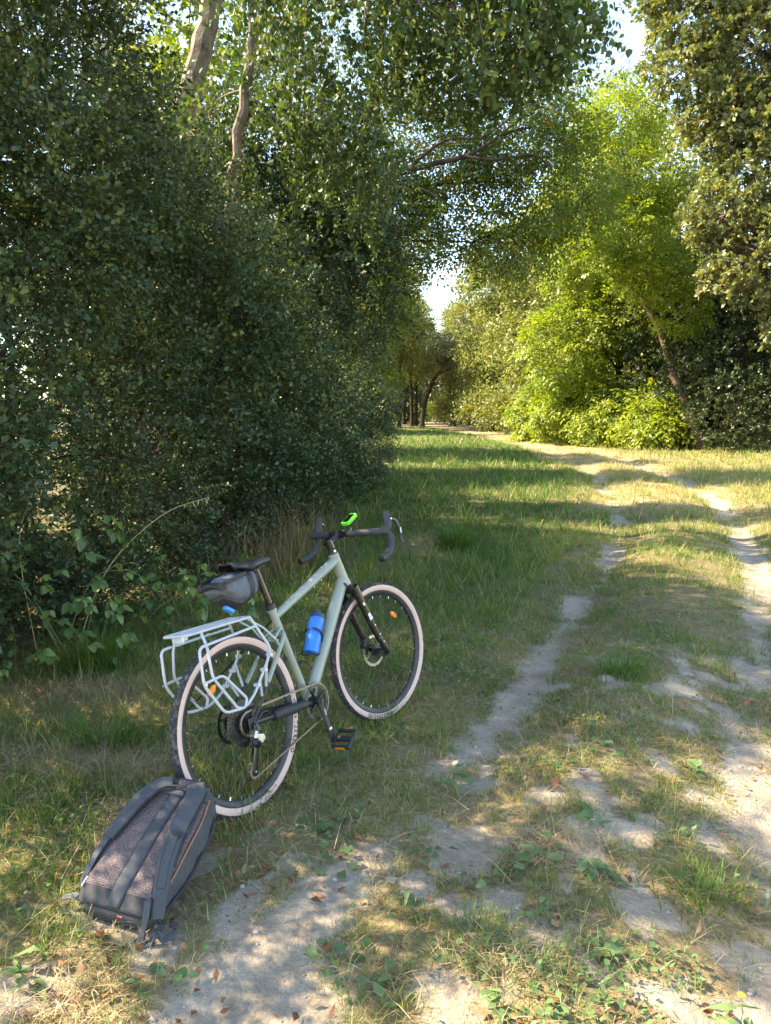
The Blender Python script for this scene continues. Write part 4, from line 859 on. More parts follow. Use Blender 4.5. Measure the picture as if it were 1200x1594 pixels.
mat('bag_blue', (0.03, 0.28, 0.75), 0.45, var=0.1)
mat('saddle_black', (0.016, 0.017, 0.018), 0.38, var=0.2, scale=40, bump=0.1)

bike = empty('bicycle', (*BIKE_POS, 0))
BIKE_M = Matrix.Translation((*BIKE_POS, 0)) @ Matrix.Rotation(1.0336, 4, 'Z') @ Matrix.Rotation(-0.2098, 4, 'X')
bike.rotation_euler = BIKE_M.to_euler()
tag(bike, 'pale green gravel bicycle with rear rack leaning beside the track', 'bicycle')
R_T, WBASE, HA = 0.349, 1.045, rad(71.5)
rear_c = Vector((0, 0, R_T)); front_c = Vector((WBASE, 0, R_T)); bb = Vector((0.431, 0, 0.291))
axis = Vector((-math.cos(HA), 0, math.sin(HA))); s0 = front_c-Vector((math.sin(HA), 0, math.cos(HA)))*0.05
STEER = Matrix.Translation(s0) @ Matrix.Rotation(-0.17, 4, axis) @ Matrix.Translation(-s0)
def st(p): return STEER @ p
ht_lo = s0+axis*0.42; ht_hi = s0+axis*0.592
seat_dir = Vector((0.302-0.431, 0, 0.745-0.291)).normalized()
seat_top = Vector((0.300, 0, 0.752))

def wheel(center, name, letters, rear):
    """wheel Empty > tyre, rim, spokes, hub ... built about the axle, axis y"""
    w = empty(name, center); w.parent = bike
    if not rear:
        w.matrix_local = STEER @ Matrix.Translation(center)
    ro = R_T
    # tyre tread: the black crown; sidewall: tan band
    g = Geo(); prof = []
    for k in range(13):
        a = rad(-68+136*k/12); prof.append((ro-0.0215+0.0195*math.cos(a), 0.0195*math.sin(a)))
    inner = [(p[0]-0.003, p[1]*0.8) for p in reversed(prof)]
    g.lathe(prof+inner, 96, 'y', closed=True)
    N = 92
    for k in range(N):
        for row, (off, wd, ln, hh) in enumerate([(0.0, 0.0065, 0.010, 0.0022), (0.009, 0.005, 0.008, 0.0022), (-0.009, 0.005, 0.008, 0.0022), (0.0165, 0.005, 0.011, 0.003), (-0.0165, 0.005, 0.011, 0.003)]):
            th = 2*math.pi*(k+(0.5 if row in (1, 2) else 0))/N; a = math.asin(max(-0.95, min(0.95, off/0.0195)))
            rr = ro-0.0215+(0.0195+0.0006)*math.cos(a)
            Rm = Matrix.Rotation(-th, 3, 'Y') @ Matrix.Rotation(a, 3, 'Z')
            c = Matrix.Rotation(-th, 3, 'Y') @ Vector((rr, off, 0)); g.box(c, (hh*2, wd, ln), Rm)
    g.build('tyre', 'rubber_tread', w)
    for s in (-1, 1):
        g = Geo(); pr = [(ro-0.014, s*0.0186), (ro-0.020, s*0.0202), (ro-0.028, s*0.0196), (ro-0.036, s*0.0160), (ro-0.041, s*0.0125), (ro-0.041, s*0.010), (ro-0.014, s*0.0150)]
        g.lathe(pr, 96, 'y', closed=True); g.build('sidewall', 'sidewall_tan', w)
    g = Geo(); g.lathe([(ro-0.0395, 0.0135), (ro-0.044, 0.0138), (ro-0.062, 0.009), (ro-0.066, 0.004), (ro-0.066, -0.004), (ro-0.062, -0.009), (ro-0.044, -0.0138), (ro-0.0395, -0.0135)], 96, 'y', closed=True)
    g.build('rim', 'black_satin', w)
    rim_r = ro-0.065; hub_r = 0.026
    for k in range(28):
        a = 2*math.pi*k/28; side = 1 if k % 2 else -1; cross = (1 if (k//2) % 2 else -1)*rad(70)
        p1 = Vector((hub_r*math.cos(a+cross), side*0.028, hub_r*math.sin(a+cross))); p2 = Vector((rim_r*math.cos(a), side*0.003, rim_r*math.sin(a)))
        Geo().tube([p1, p2], 0.00115, 4).build('spoke', 'black_satin', w)
    g = Geo()
    for k in range(28):
        a = 2*math.pi*k/28; p2 = Vector((rim_r*math.cos(a), 0, rim_r*math.sin(a))); d = p2.normalized(); g.tube([p2-d*0.014, p2+d*0.002], 0.0022, 5)
    tag(g.build('spoke_nipples', 'silver_alloy', w), kind='stuff')
    g = Geo(); g.lathe([(0.006, -0.062), (0.008, -0.05), (0.018, -0.034), (0.030, -0.030), (0.030, -0.026), (0.015, -0.022), (0.014, 0.022), (0.030, 0.026), (0.030, 0.030), (0.018, 0.036), (0.008, 0.05), (0.006, 0.062)], 20, 'y')
    g.build('hub', 'black_satin', w)
    # brake rotor: ring with holes as spokes of steel
    g = Geo(); g.lathe([(0.080, 0.041), (0.080, 0.0425), (0.066, 0.0425), (0.066, 0.041)], 48, 'y', closed=True)
    for k in range(6):
        a = k*math.pi/3; g.tube([(0.02*math.cos(a), 0.0418, 0.02*math.sin(a)), (0.067*math.cos(a+0.5), 0.0418, 0.067*math.sin(a+0.5))], 0.003, 4)
    g.build('brake_rotor', 'steel' if not rear else 'dark_steel', w)
    # orange spoke reflector
    ra, rr0 = (rad(124), 0.205) if rear else (rad(49), 0.207)
    Rm = Matrix.Rotation(-ra, 3, 'Y'); g = Geo(); c = Rm @ Vector((rr0, -0.004, 0))
    prof = [(0.0, -0.006), (0.010, -0.006), (0.0125, -0.003), (0.0125, 0.003), (0.010, 0.006), (0.0, 0.006)]
    g.lathe(prof, 20, 'y', M=(Matrix.Translation(c) @ Rm.to_4x4() @ Matrix.Diagonal((1.1, 1, 2.1, 1)))); g.build('reflector', 'reflector_orange', w)
    # lettering on the tan band, clockwise, tops outward
    txt, start, col = letters
    def put(txt, start, size, col, nm):
        cu = bpy.data.curves.new('t', 'FONT'); th = start; rb = ro-0.0345
        bmj = bmesh.new()
        for ch in txt:
            if ch == ' ': th -= size*0.35/rb; continue
            cu.body = ch; cu.size = size*1.35; cu.offset = size*0.055; to = bpy.data.objects.new('t', cu); C.objects.link(to)
            dg = bpy.context.evaluated_depsgraph_get(); me = bpy.data.meshes.new_from_object(to.evaluated_get(dg)); bpy.data.objects.remove(to)
            if not me.vertices: continue
            xs = [v.co.x for v in me.vertices]; wd = max(xs)-min(xs); x0 = min(xs)
            for v in me.vertices:
                a = th-(v.co.x-x0)/rb; q = rb+v.co.y
                k = (ro-q); yy = -np.interp(k, [0.014, 0.020, 0.028, 0.036], [0.0186, 0.0202, 0.0196, 0.016])-0.0006
                v.co = (q*math.cos(a), yy, q*math.sin(a))
            bmj.from_mesh(me); bpy.data.meshes.remove(me); th -= (wd+size*0.2)/rb
        m = bpy.data.meshes.new(nm); bmj.to_mesh(m); bmj.free(); m.materials.append(MATS[col]); link(bpy.data.objects.new(nm, m), w)
        return th
    t = put('J', start, 0.015, 'print_red', 'lettering_initial'); t = put(' vittoria', t, 0.0145, col, 'lettering_maker'); t = put(' TERRENO', t, 0.0180, col, 'lettering_model')
    if rear: put('dry tnt', start-rad(70), 0.008, 'print_red', 'lettering_small')
    return w
rw = wheel(rear_c, 'wheel', ('', rad(2), 'print_black'), True)
fw = wheel(front_c, 'wheel', ('', rad(-78), 'print_black'), False)

# frame: mint alloy tubes
dt_top = ht_lo+axis*0.035; dt_bot = bb+Vector((0.012, 0, 0.008))
g = Geo()
g.tube([ht_lo, ht_lo+axis*0.02, ht_lo+axis*0.09, ht_hi-axis*0.012, ht_hi], [0.030, 0.027, 0.0255, 0.025, 0.026], 18)
g.tube(smooth_path([dt_top+Vector((0.004, 0, 0)), dt_top*0.75+dt_bot*0.25, dt_top*0.4+dt_bot*0.6, dt_bot], 4), [0.031]*3+[0.0315]*3+[0.031]*3+[0.029]*2+[0.027]*2, 16, flat=0.88)
tt_f = ht_hi-axis*0.036; tt_r = Vector((0.317, 0, 0.70))
g.tube([tt_f, tt_f*0.5+tt_r*0.5, tt_r], [0.0235, 0.0205, 0.0165], 14, flat=1.05)
g.tube([bb, bb*0.6+seat_top*0.4, seat_top], [0.0185, 0.0172, 0.0172], 14)
g.tube([seat_top-seat_dir*0.028, seat_top-seat_dir*0.002], 0.0205, 14)
for s in (-1, 1):
    jn = Vector((0.334, s*0.010, 0.632))
    g.tube(smooth_path([jn, Vector((0.305, s*0.036, 0.615)), Vector((0.255, s*0.047, 0.575)), Vector((0.135, s*0.058, 0.468))], 4), 0.0098, 10)
    # gusset plate rails to the stays
g.tube([Vector((0.315, -0.036, 0.622)), Vector((0.315, 0.036, 0.622))], 0.0095, 10)
g.tube([Vector((0.255, -0.046, 0.612)), Vector((0.255, 0.046, 0.612))], 0.006, 8)
for s in (-1, 1): g.tube([Vector((0.335, s*0.012, 0.655)), Vector((0.250, s*0.034, 0.622)), Vector((0.262, s*0.046, 0.585))], 0.006, 8)
frame = g.build('frame', 'frame_paint', bike)
g = Geo(); g.lathe([(0.0, -0.040), (0.024, -0.040), (0.024, 0.040), (0.0, 0.040)], 20, 'y', M=Matrix.Translation(bb)); g.build('bottom_bracket', 'black_satin', bike)
g = Geo(); g.tube([seat_top-seat_dir*0.012+Vector((-0.02, -0.012, 0)), seat_top-seat_dir*0.012+Vector((-0.02, 0.012, 0))], 0.005, 8); g.tube([seat_top-seat_dir*0.014, seat_top+seat_dir*0.008], 0.0222, 14); g.build('seat_clamp', 'black_satin', bike)
for s in (-1, 1):   # black lower stays
    g = Geo(); g.tube(smooth_path([Vector((0.137, s*0.058, 0.470)), Vector((0.07, s*0.064, 0.41)), Vector((0.005, s*0.066, 0.352))], 4), [0.0095]*4+[0.0085]*5, 10); g.build('seat_stay', 'black_satin', bike)
    g = Geo(); g.tube(smooth_path([Vector((0.41, s*0.034, 0.295)), Vector((0.33, s*0.045, 0.305)), Vector((0.20, s*0.058, 0.325)), Vector((0.0, s*0.066, 0.349))], 4), 0.0115, 10); g.build('chain_stay', 'black_satin', bike)
    g = Geo(); g.box((0.004, s*0.067, 0.352), (0.05, 0.008, 0.045)); g.build('dropout', 'black_satin', bike, bevel=0.004)
g = Geo(); g.tube(smooth_path([Vector((0.355, -0.044, 0.305)), Vector((0.27, -0.052, 0.316)), Vector((0.17, -0.061, 0.330)), Vector((0.125, -0.064, 0.332))], 4), [0.019]*4+[0.0225]*5+[0.021]*3+[0.018], 12); g.build('chain_stay_protector', 'bag_black', bike)
# small bolts and decals on the frame
for (t, up) in ((0.16, 1), (0.24, 1), (0.30, -1), (0.42, -1)):
    p = tt_f.lerp(tt_r, t)+Vector((0.1, 0, 0.02*up)).normalized()*0+Vector((-0.006*up, -0.004, 0.022*up)); g = Geo(); g.tube([p, p+Vector((-0.001, 0, 0.004*up))], 0.004, 8); g.build('bolt', 'silver_alloy', frame)
for i, t in enumerate((0.89, 0.945)):
    q = dt_top.lerp(dt_bot, t); g = Geo(); R = Matrix.Rotation(-math.atan2((dt_top-dt_bot).z, (dt_top-dt_bot).x), 3, 'Y'); g.box(q+Vector((-0.012, -0.0232, 0.006)), (0.016 if i == 0 else 0.024, 0.006, 0.013), R); g.build('decal', 'print_white' if i == 0 else 'print_black', frame, smooth=False)
q = dt_top.lerp(dt_bot, 0.09); g = Geo(); g.lathe([(0, -0.003), (0.008, -0.003), (0.008, 0.003), (0, 0.003)], 12, 'y', M=Matrix.Translation(q+Vector((0.012, -0.0265, 0.01))) @ Matrix.Rotation(rad(-40), 4, 'Y') @ Matrix.Diagonal((1, 1, 1.9, 1))); g.build('cable_port', 'print_black', frame)

# fork, black with white flashes
fk = empty('fork', s0); fk.parent = bike; fk.matrix_local = STEER @ Matrix.Translation(s0)
def FL(p): return Vector(p)-s0
g = Geo(); cr = ht_lo-axis*0.012
g.tube([FL(ht_lo-axis*0.001), FL(cr), FL(cr-axis*0.03)], [0.029, 0.030, 0.026], 16)
g.tube(smooth_path([FL(cr-axis*0.015+Vector((0, -0.052, -0.012))), FL(cr-axis*0.008), FL(cr-axis*0.015+Vector((0, 0.052, -0.012)))], 5), 0.0235, 12)
g.build('crown', 'black_paint', fk)
for s in (-1, 1):
    a = cr-axis*0.02+Vector((0.0, s*0.052, 0)); e = front_c+Vector((0.0, s*0.056, 0.0))
    g = Geo(); g.tube(smooth_path([FL(a+axis*0.02), FL(a.lerp(e, 0.25)+Vector((-0.004, 0, 0))), FL(a.lerp(e, 0.65)+Vector((-0.010, 0, -0.004))), FL(e)], 5), list(np.linspace(0.027, 0.0165, 16)), 12, flat=0.66, up=(1, 0, 0.35)); leg = g.build('blade', 'black_paint', fk)
    if s < 0:
        for (t0, t1, wd) in ((0.36, 0.40, 0.017), (0.41, 0.45, 0.020), (0.19, 0.23, 0.010)):
            p = a.lerp(e, (t0+t1)/2)+Vector((-0.006, 0, -0.002)); d = (e-a).normalized(); R = Matrix.Rotation(-math.atan2(d.z, d.x), 3, 'Y')
            rr = np.interp((t0+t1)/2, [0, 1], [0.027, 0.0165])*0.66
            g = Geo(); g.box(FL(p+Vector((0, -rr*0.80, 0))), (0.017, rr*0.5, wd), R @ Matrix.Rotation(0.0, 3, 'Y')); g.build('decal', 'print_white', leg, smooth=False)
        for t in (0.55, 0.70, 0.82):
            p = a.lerp(e, t)+Vector((-0.006, -0.012, 0)); g = Geo(); g.tube([FL(p), FL(p+Vector((0, -0.005, 0)))], 0.0045, 8); g.build('bolt', 'silver_alloy', leg)
g = Geo(); g.tube([FL(front_c+Vector((0, -0.072, 0))), FL(front_c+Vector((0, 0.072, 0)))], 0.0085, 10); g.build('axle', 'black_satin', fk)
g = Geo(); g.box(FL(front_c+Vector((-0.052, 0.046, 0.052))), (0.034, 0.034, 0.062), Matrix.Rotation(rad(20), 3, 'Y')); g.box(FL(front_c+Vector((-0.045, 0.054, 0.02))), (0.022, 0.022, 0.06), Matrix.Rotation(rad(20), 3, 'Y')); g.build('brake_caliper', 'black_paint', fk, bevel=0.004)
g = Geo(); g.tube(smooth_path([FL(front_c+Vector((-0.05, 0.06, 0.08))), FL(front_c+Vector((-0.11, 0.066, 0.22))), FL(cr+Vector((-0.02, 0.066, -0.05))), FL(ht_lo+Vector((0.035, 0.04, 0.03)))], 6), 0.0026, 6); g.build('brake_hose', 'black_satin', fk)

# cockpit (turns with the fork)
ck = empty('handlebar', s0); ck.parent = bike; ck.matrix_local = STEER @ Matrix.Translation(s0)
sp_top = ht_hi+axis*0.072; bar_c = Vector((0.876, 0, 0.976))
g = Geo(); g.tube([FL(ht_hi), FL(ht_hi+axis*0.010), FL(ht_hi+axis*0.0115), FL(ht_hi+axis*0.02)], [0.0255, 0.022, 0.019, 0.019], 16); g.tube([FL(ht_hi+axis*0.02), FL(sp_top)], 0.0185, 14)
for k in range(3): g.tube([FL(ht_hi+axis*(0.0135+0.010*k)), FL(ht_hi+axis*(0.0215+0.010*k))], 0.0205, 16)
g.build('headset', 'black_satin', ck)
g = Geo(); sa = sp_top-axis*0.018; g.tube([FL(sa), FL(sa.lerp(bar_c, 0.5)), FL(bar_c)], [0.0175, 0.0155, 0.0165], 12); g.tube([FL(sp_top-axis*0.042), FL(sp_top+axis*0.004)], 0.0215, 14)
g.tube([FL(bar_c+Vector((0, -0.025, 0))), FL(bar_c+Vector((0, 0.025, 0)))], 0.0205, 14)
for s in (-1, 1): g.tube([FL(sp_top-axis*0.015+Vector((-0.021, s*0.010, -0.006))), FL(sp_top-axis*0.015+Vector((-0.026, s*0.010, -0.008)))], 0.0045, 8)
g.build('stem', 'black_paint', ck)
p = ht_hi+axis*0.012+Vector((-0.006, -0.0225, 0)); g = Geo(); g.tube([FL(p), FL(p+Vector((-0.002, -0.006, 0)))], 0.006, 10); g.build('bolt', 'silver_alloy', ck)
g = Geo(); g.tube([FL(bar_c+Vector((0, -0.075, 0))), FL(bar_c+Vector((0, 0.075, 0)))], 0.0155, 12); g.build('bar_centre', 'black_paint', ck)
for s in (-1, 1):
    top = smooth_path([FL(bar_c+Vector((0, s*0.062, 0))), FL(bar_c+Vector((0.0, s*0.15, 0.001))), FL(bar_c+Vector((0.012, s*0.205, 0.0))), FL(bar_c+Vector((0.050, s*0.232, -0.004))), FL(bar_c+Vector((0.078, s*0.240, -0.016))),
                       FL(bar_c+Vector((0.084, s*0.248, -0.045))), FL(bar_c+Vector((0.062, s*0.258, -0.085))), FL(bar_c+Vector((0.020, s*0.268, -0.112))), FL(bar_c+Vector((-0.030, s*0.276, -0.122)))], 7)
    rr = [0.0165+0.0011*(1 if (i % 3) == 0 else 0) for i in range(len(top))]
    Geo().tube(top, rr, 12).build('bar_tape', 'bar_tape', ck)
    e = Vector(top[-1]); d = (e-Vector(top[-2])).normalized(); g = Geo(); g.tube([e-d*0.002, e+d*0.004, e+d*0.006], [0.0168, 0.0160, 0.008], 12); g.build('bar_plug', 'black_paint', ck)
    # brake hood, swelling up to a knob, and its lever
    hp = [bar_c+Vector((0.040, s*0.231, -0.002)), bar_c+Vector((0.075, s*0.238, 0.006)), bar_c+Vector((0.090, s*0.236, 0.032)), bar_c+Vector((0.094, s*0.229, 0.064)), bar_c+Vector((0.096, s*0.223, 0.088))]
    hpp = smooth_path([FL(q) for q in hp], 5); rad_h = np.interp(np.linspace(0, 4, len(hpp)), range(5), [0.0175, 0.0225, 0.0215, 0.0185, 0.0175])
    hd = Geo().tube(hpp, list(rad_h[:-1])+[0.010], 12, flat=0.85).build('brake_hood', 'grip_rubber', ck)
    lp = smooth_path([FL(bar_c+Vector((0.100, s*0.236, 0.050))), FL(bar_c+Vector((0.140, s*0.246, 0.036))), FL(bar_c+Vector((0.150, s*0.254, -0.004))), FL(bar_c+Vector((0.142, s*0.262, -0.045))), FL(bar_c+Vector((0.150, s*0.268, -0.072)))], 5)
    lv = Geo().tube(lp, list(np.linspace(0.0095, 0.0045, len(lp))), 8, flat=0.6).build('brake_lever', 'black_paint', ck)
    q = Vector(lp[11]); Geo().tube([q+Vector((0, -0.0065, 0.012)), q+Vector((0, -0.0065, -0.014))], 0.003, 6).build('lever_badge', 'print_white', lv)
    q = Vector(lp[1]); Geo().tube([q+Vector((0, -0.012, 0)), q+Vector((0, 0.012, 0))], 0.004, 8).build('pivot_bolt', 'silver_alloy', lv)
for (s, d) in ((-1, 0.0), (-1, 0.012), (1, 0.006)):
    g = Geo(); g.tube(smooth_path([FL(bar_c+Vector((0.004, s*0.075, -0.008))), FL(bar_c+Vector((0.055+d, s*0.045, -0.045))), FL(bar_c+Vector((0.035+d, s*0.03, -0.11))), FL(ht_lo+Vector((0.02, -0.01, 0.06)))], 7), 0.0026, 6); g.build('cable', 'black_satin', ck)
# computer on its out-front mount
g = Geo(); g.tube(smooth_path([FL(bar_c+Vector((0.018, -0.03, 0.002))), FL(bar_c+Vector((0.05, -0.03, 0.018))), FL(bar_c+Vector((0.075, -0.004, 0.042)))], 5), 0.006, 8, flat=0.6); g.build('computer_mount', 'black_paint', ck)
computer = empty('bike_computer', (0, 0, 0)); tag(computer, 'bicycle computer in a bright green silicone case above the stem', 'bike computer')
computer.matrix_world = BIKE_M @ STEER @ Matrix.Translation(bar_c+Vector((0.080, 0.0, 0.062))) @ Matrix.Rotation(rad(-27), 4, 'Y')
def rounded_plate(g, sx, sy, z0, z1, r, n=5, dz=0.0):
    P = []
    for (cx, cy, a0) in ((sx/2-r, sy/2-r, 0), (-sx/2+r, sy/2-r, 90), (-sx/2+r, -sy/2+r, 180), (sx/2-r, -sy/2+r, 270)):
        for k in range(n): a = rad(a0+90*k/(n-1)); P.append((cx+r*math.cos(a), cy+r*math.sin(a)))
    m = len(P); V = [(x, y, z0) for x, y in P]+[(x, y, z1) for x, y in P]
    g.add(V, [(i, (i+1) % m, m+(i+1) % m, m+i) for i in range(m)]+[tuple(range(m-1, -1, -1)), tuple(range(m, 2*m))]); return g
rounded_plate(Geo(), 0.088, 0.050, -0.009, 0.009, 0.011).build('case', 'case_green', computer, bevel=0.003)
rounded_plate(Geo(), 0.068, 0.037, 0.008, 0.0105, 0.006).build('screen', 'screen_black', computer)

# seat post, saddle
post_top = seat_top+seat_dir*0.175
g = Geo(); g.tube([seat_top-seat_dir*0.02, post_top], 0.0137, 14); g.tube([post_top-seat_dir*0.004, post_top+seat_dir*0.012], 0.017, 12); g.build('seat_post', 'black_paint', bike)
sd = empty('saddle', (0.21, 0, 0.955)); sd.parent = bike
xs = np.linspace(-0.135, 0.140, 22); V = []; NS = 13
for x in xs:
    t = (x+0.135)/0.275; hw = np.interp(t, [0, 0.03, 0.10, 0.22, 0.40, 0.55, 0.8, 0.95, 1.0], [0.040, 0.058, 0.070, 0.070, 0.048, 0.029, 0.021, 0.018, 0.008])
    z = np.interp(t, [0, 0.12, 0.45, 0.8, 1.0], [0.020, 0.016, 0.004, 0.006, 0.002])
    drop = np.interp(t, [0, 0.2, 0.5, 0.9, 1], [0.026, 0.032, 0.036, 0.026, 0.014])
    for k in range(NS):
        u = -1+2*k/(NS-1); V.append((x, hw*math.copysign(abs(math.sin(u*math.pi/2))**0.9, u), z-drop*abs(u)**3.2-0.004*math.exp(-(u/0.2)**2)))
F = [(i*NS+k, i*NS+k+1, (i+1)*NS+k+1, (i+1)*NS+k) for i in range(len(xs)-1) for k in range(NS-1)]
o = Geo().add(V, F).build('cover', 'saddle_black', sd); so_ = o.modifiers.new('thick', 'SOLIDIFY'); so_.thickness = 0.009; so_.offset = -1
for s in (-1, 1):
    g = Geo(); g.tube(smooth_path([Vector((-0.11, s*0.032, -0.012)), Vector((-0.06, s*0.024, -0.034)), Vector((0.03, s*0.022, -0.036)), Vector((0.11, s*0.012, -0.014))], 5), 0.0036, 7); g.build('rail', 'dark_steel', sd)
# crankset
g = Geo(); RC = 0.078; M0 = Matrix.Translation(bb+Vector((0, -0.047, 0)))
V = []; NT = 40
for k in range(NT*4):
    a = 2*math.pi*k/(NT*4); rr = RC+(0.0035 if k % 4 in (1, 2) else -0.001); V.append((rr, a))
VV = [Vector((r*math.cos(a), y, r*math.sin(a))) for y in (-0.0015, 0.0015) for r, a in V]+[Vector(((RC-0.014)*math.cos(a), y, (RC-0.014)*math.sin(a))) for y in (-0.0015, 0.0015) for r, a in V]
n4 = NT*4; F = []
for i in range(n4):
    j = (i+1) % n4; F += [(i, j, n4+j, n4+i), (2*n4+i, 3*n4+i, 3*n4+j, 2*n4+j), (i, 2*n4+i, 2*n4+j, j), (n4+i, n4+j, 3*n4+j, 3*n4+i)]
g.add([M0 @ v for v in VV], F)
for k in range(4):
    a = k*math.pi/2+0.5; g.tube([M0 @ Vector((0.014*math.cos(a), -0.002, 0.014*math.sin(a))), M0 @ Vector(((RC-0.010)*math.cos(a), 0, (RC-0.010)*math.sin(a)))], [0.010, 0.007], 6, flat=0.5, up=(0, 1, 0))
g.build('chainring', 'dark_steel', bike)
ca = math.atan2(0.12-0.291, 0.449-0.431)
for s, ang, nm in ((-1, ca, 'crank_arm'), (1, ca+math.pi, 'crank_arm')):
    d = Vector((math.cos(ang), 0, math.sin(ang))); a = bb+Vector((0, s*0.066, 0)); e = bb+d*0.1725+Vector((0, s*0.082, 0))
    g = Geo(); g.tube([a-d*0.016, a-d*0.008, a+d*0.02, a.lerp(e, 0.5), e-d*0.01, e+d*0.008, e+d*0.014], [0.010, 0.019, 0.0175, 0.0135, 0.0150, 0.0145, 0.009], 12, flat=0.55, up=(d.z, 0, -d.x)); g.tube([a+Vector((0, s*0.012, 0)), a+Vector((0, -s*0.03, 0))], 0.014, 14)
    arm = g.build(nm, 'black_satin', bike)
    if s < 0:
        for t, l in ((0.28, 0.028), (0.72, 0.010)):
            q = a.lerp(e, t)+Vector((0, -0.0085, 0)); g = Geo(); g.box(q, (l, 0.003, 0.003 if t < 0.5 else 0.017), Matrix.Rotation(-ang, 3, 'Y')); g.build('decal', 'print_white', arm, smooth=False)
        g = Geo(); g.tube([a+Vector((0, -0.0125, 0)), a+Vector((0, -0.014, 0))], 0.008, 12); g.build('crank_bolt', 'dark_steel', arm)
    # platform pedal
    pd = empty('pedal', e+Vector((0, s*0.062, 0))); pd.parent = bike; pd.rotation_euler = (0, rad(-32), 0)
    g = Geo(); g.tube([(0, -s*0.055, 0), (0, s*0.045, 0)], 0.0075, 10)
    for (c, sz) in (((0.043, 0, 0), (0.012, 0.092, 0.016)), ((-0.043, 0, 0), (0.012, 0.092, 0.016)), ((0, 0.042, 0), (0.092, 0.011, 0.014)), ((0, -0.042, 0), (0.092, 0.011, 0.014)), ((0, 0.0, 0), (0.020, 0.085, 0.018))): g.box(c, sz)
    g.build('platform', 'black_satin', pd, bevel=0.003)
    for c in ((0.051, 0.0, 0), (-0.0508, 0.0, 0)): Geo().box(c, (0.003, 0.05, 0.010)).build('reflector', 'reflector_orange', pd, smooth=False)
# cassette, chain, derailleur
g = Geo()
for k, rr in enumerate([0.090, 0.080, 0.070, 0.061, 0.053, 0.046, 0.040, 0.035, 0.030, 0.025]):
    y = -0.020-0.0038*k; nt = int(rr*2*math.pi/0.0127)
    P = []
    for i in range(nt*4): a = 2*math.pi*i/(nt*4); P.append((rr+(0.003 if i % 4 in (1, 2) else -0.0035), a))
    m = len(P); V = [(r*math.cos(a), y, R_T+r*math.sin(a)) for r, a in P]+[(r*math.cos(a), y-0.0016, R_T+r*math.sin(a)) for r, a in P]
    g.add(V, [(i, (i+1) % m, m+(i+1) % m, m+i) for i in range(m)]+[tuple(range(m)), tuple(range(2*m-1, m-1, -1))])
g.build('cassette', 'dark_steel', bike, smooth=False)
jock1 = Vector((0.012, -0.047, 0.262)); jock2 = Vector((-0.018, -0.047, 0.166)); cy_ = -0.047; cr_ = 0.046
arc = lambda c, r, a0, a1, n: [Vector((c.x+r*math.cos(rad(a0+(a1-a0)*k/n)), cy_, c.z+r*math.sin(rad(a0+(a1-a0)*k/n)))) for k in range(n+1)]
path = arc(bb, RC+0.002, 95, -78, 26)+arc(jock2, 0.024, -80, -180, 8)+arc(jock1, 0.020, 20, 80, 4)+arc(rear_c, cr_, -90, -270, 16)+[Vector((0.1, cy_, 0.392))]
lens = [0]; 
for a, b in zip(path, path[1:]+path[:1]): lens.append(lens[-1]+(b-a).length)
pp = path+[path[0]]; tot = lens[-1]; NL = int(tot/0.0127); g = Geo()
for k in range(NL):
    def at_l(d):
        d %= tot; i = max(0, min(len(lens)-2, int(np.searchsorted(lens, d))-1)); f = (d-lens[i])/max(1e-9, lens[i+1]-lens[i]); return pp[i].lerp(pp[i+1], f)
    a, b = at_l(k*tot/NL), at_l((k+1)*tot/NL); d = b-a; R = Matrix.Rotation(-math.atan2(d.z, d.x), 3, 'Y'); w_ = 0.0048 if k % 2 else 0.0066
    for s in (-1, 1): g.box((a+b)/2+Vector((0, s*w_/2, 0)), (0.0125, 0.0012, 0.0078), R)
    g.tube([a+Vector((0, -0.004, 0)), a+Vector((0, 0.004, 0))], 0.0036, 6)
tag(g.build('chain', 'chain_steel', bike, smooth=False), kind='stuff')
rd = empty('derailleur', (0.0, -0.07, 0.30)); rd.parent = bike
O = Vector((0, -0.07, 0.30)); L_ = lambda x, y, z: Vector((x, y, z))-O
g = Geo(); g.tube([L_(0.002, -0.074, 0.345), L_(0.004, -0.080, 0.325), L_(-0.006, -0.086, 0.312)], [0.013, 0.014, 0.010], 10); g.tube([L_(-0.010, -0.080, 0.282), L_(0.0, -0.074, 0.27), L_(0.01, -0.066, 0.262)], [0.014, 0.016, 0.014], 10); g.build('knuckle', 'black_paint', rd)
g = Geo(); g.box(L_(-0.006, -0.090, 0.302), (0.046, 0.013, 0.020), Matrix.Rotation(rad(22), 3, 'Y')); g.box(L_(0.010, -0.090, 0.288), (0.032, 0.015, 0.026), Matrix.Rotation(rad(-30), 3, 'Y')); g.box(L_(-0.012, -0.088, 0.318), (0.020, 0.012, 0.016), Matrix.Rotation(rad(45), 3, 'Y')); g.build('parallelogram', 'silver_alloy', rd, bevel=0.004)
for y in (-0.041, -0.053):
    g = Geo(); g.tube([jock1-O+Vector((0.004, y+0.047, 0.014)), jock1-O+Vector((-0.002, y+0.047, -0.02)), jock2-O+Vector((0.0, y+0.047, 0)), jock2-O+Vector((-0.004, y+0.047, -0.016))], [0.008, 0.013, 0.014, 0.006], 8, flat=0.14, up=(1, 0, 0.2)); g.build('cage_plate', 'black_paint', rd)
for j in (jock1, jock2):
    g = Geo(); g.lathe([(0.004, -0.004), (0.020, -0.0025), (0.021, 0.0), (0.020, 0.0025), (0.004, 0.004)], 22, 'y', M=Matrix.Translation(j-O)); g.build('jockey_wheel', 'dark_steel', rd)
    g = Geo(); g.tube([j-O+Vector((0, -0.0075, 0)), j-O+Vector((0, -0.011, 0))], 0.004, 8); g.build('bolt', 'silver_alloy', rd)
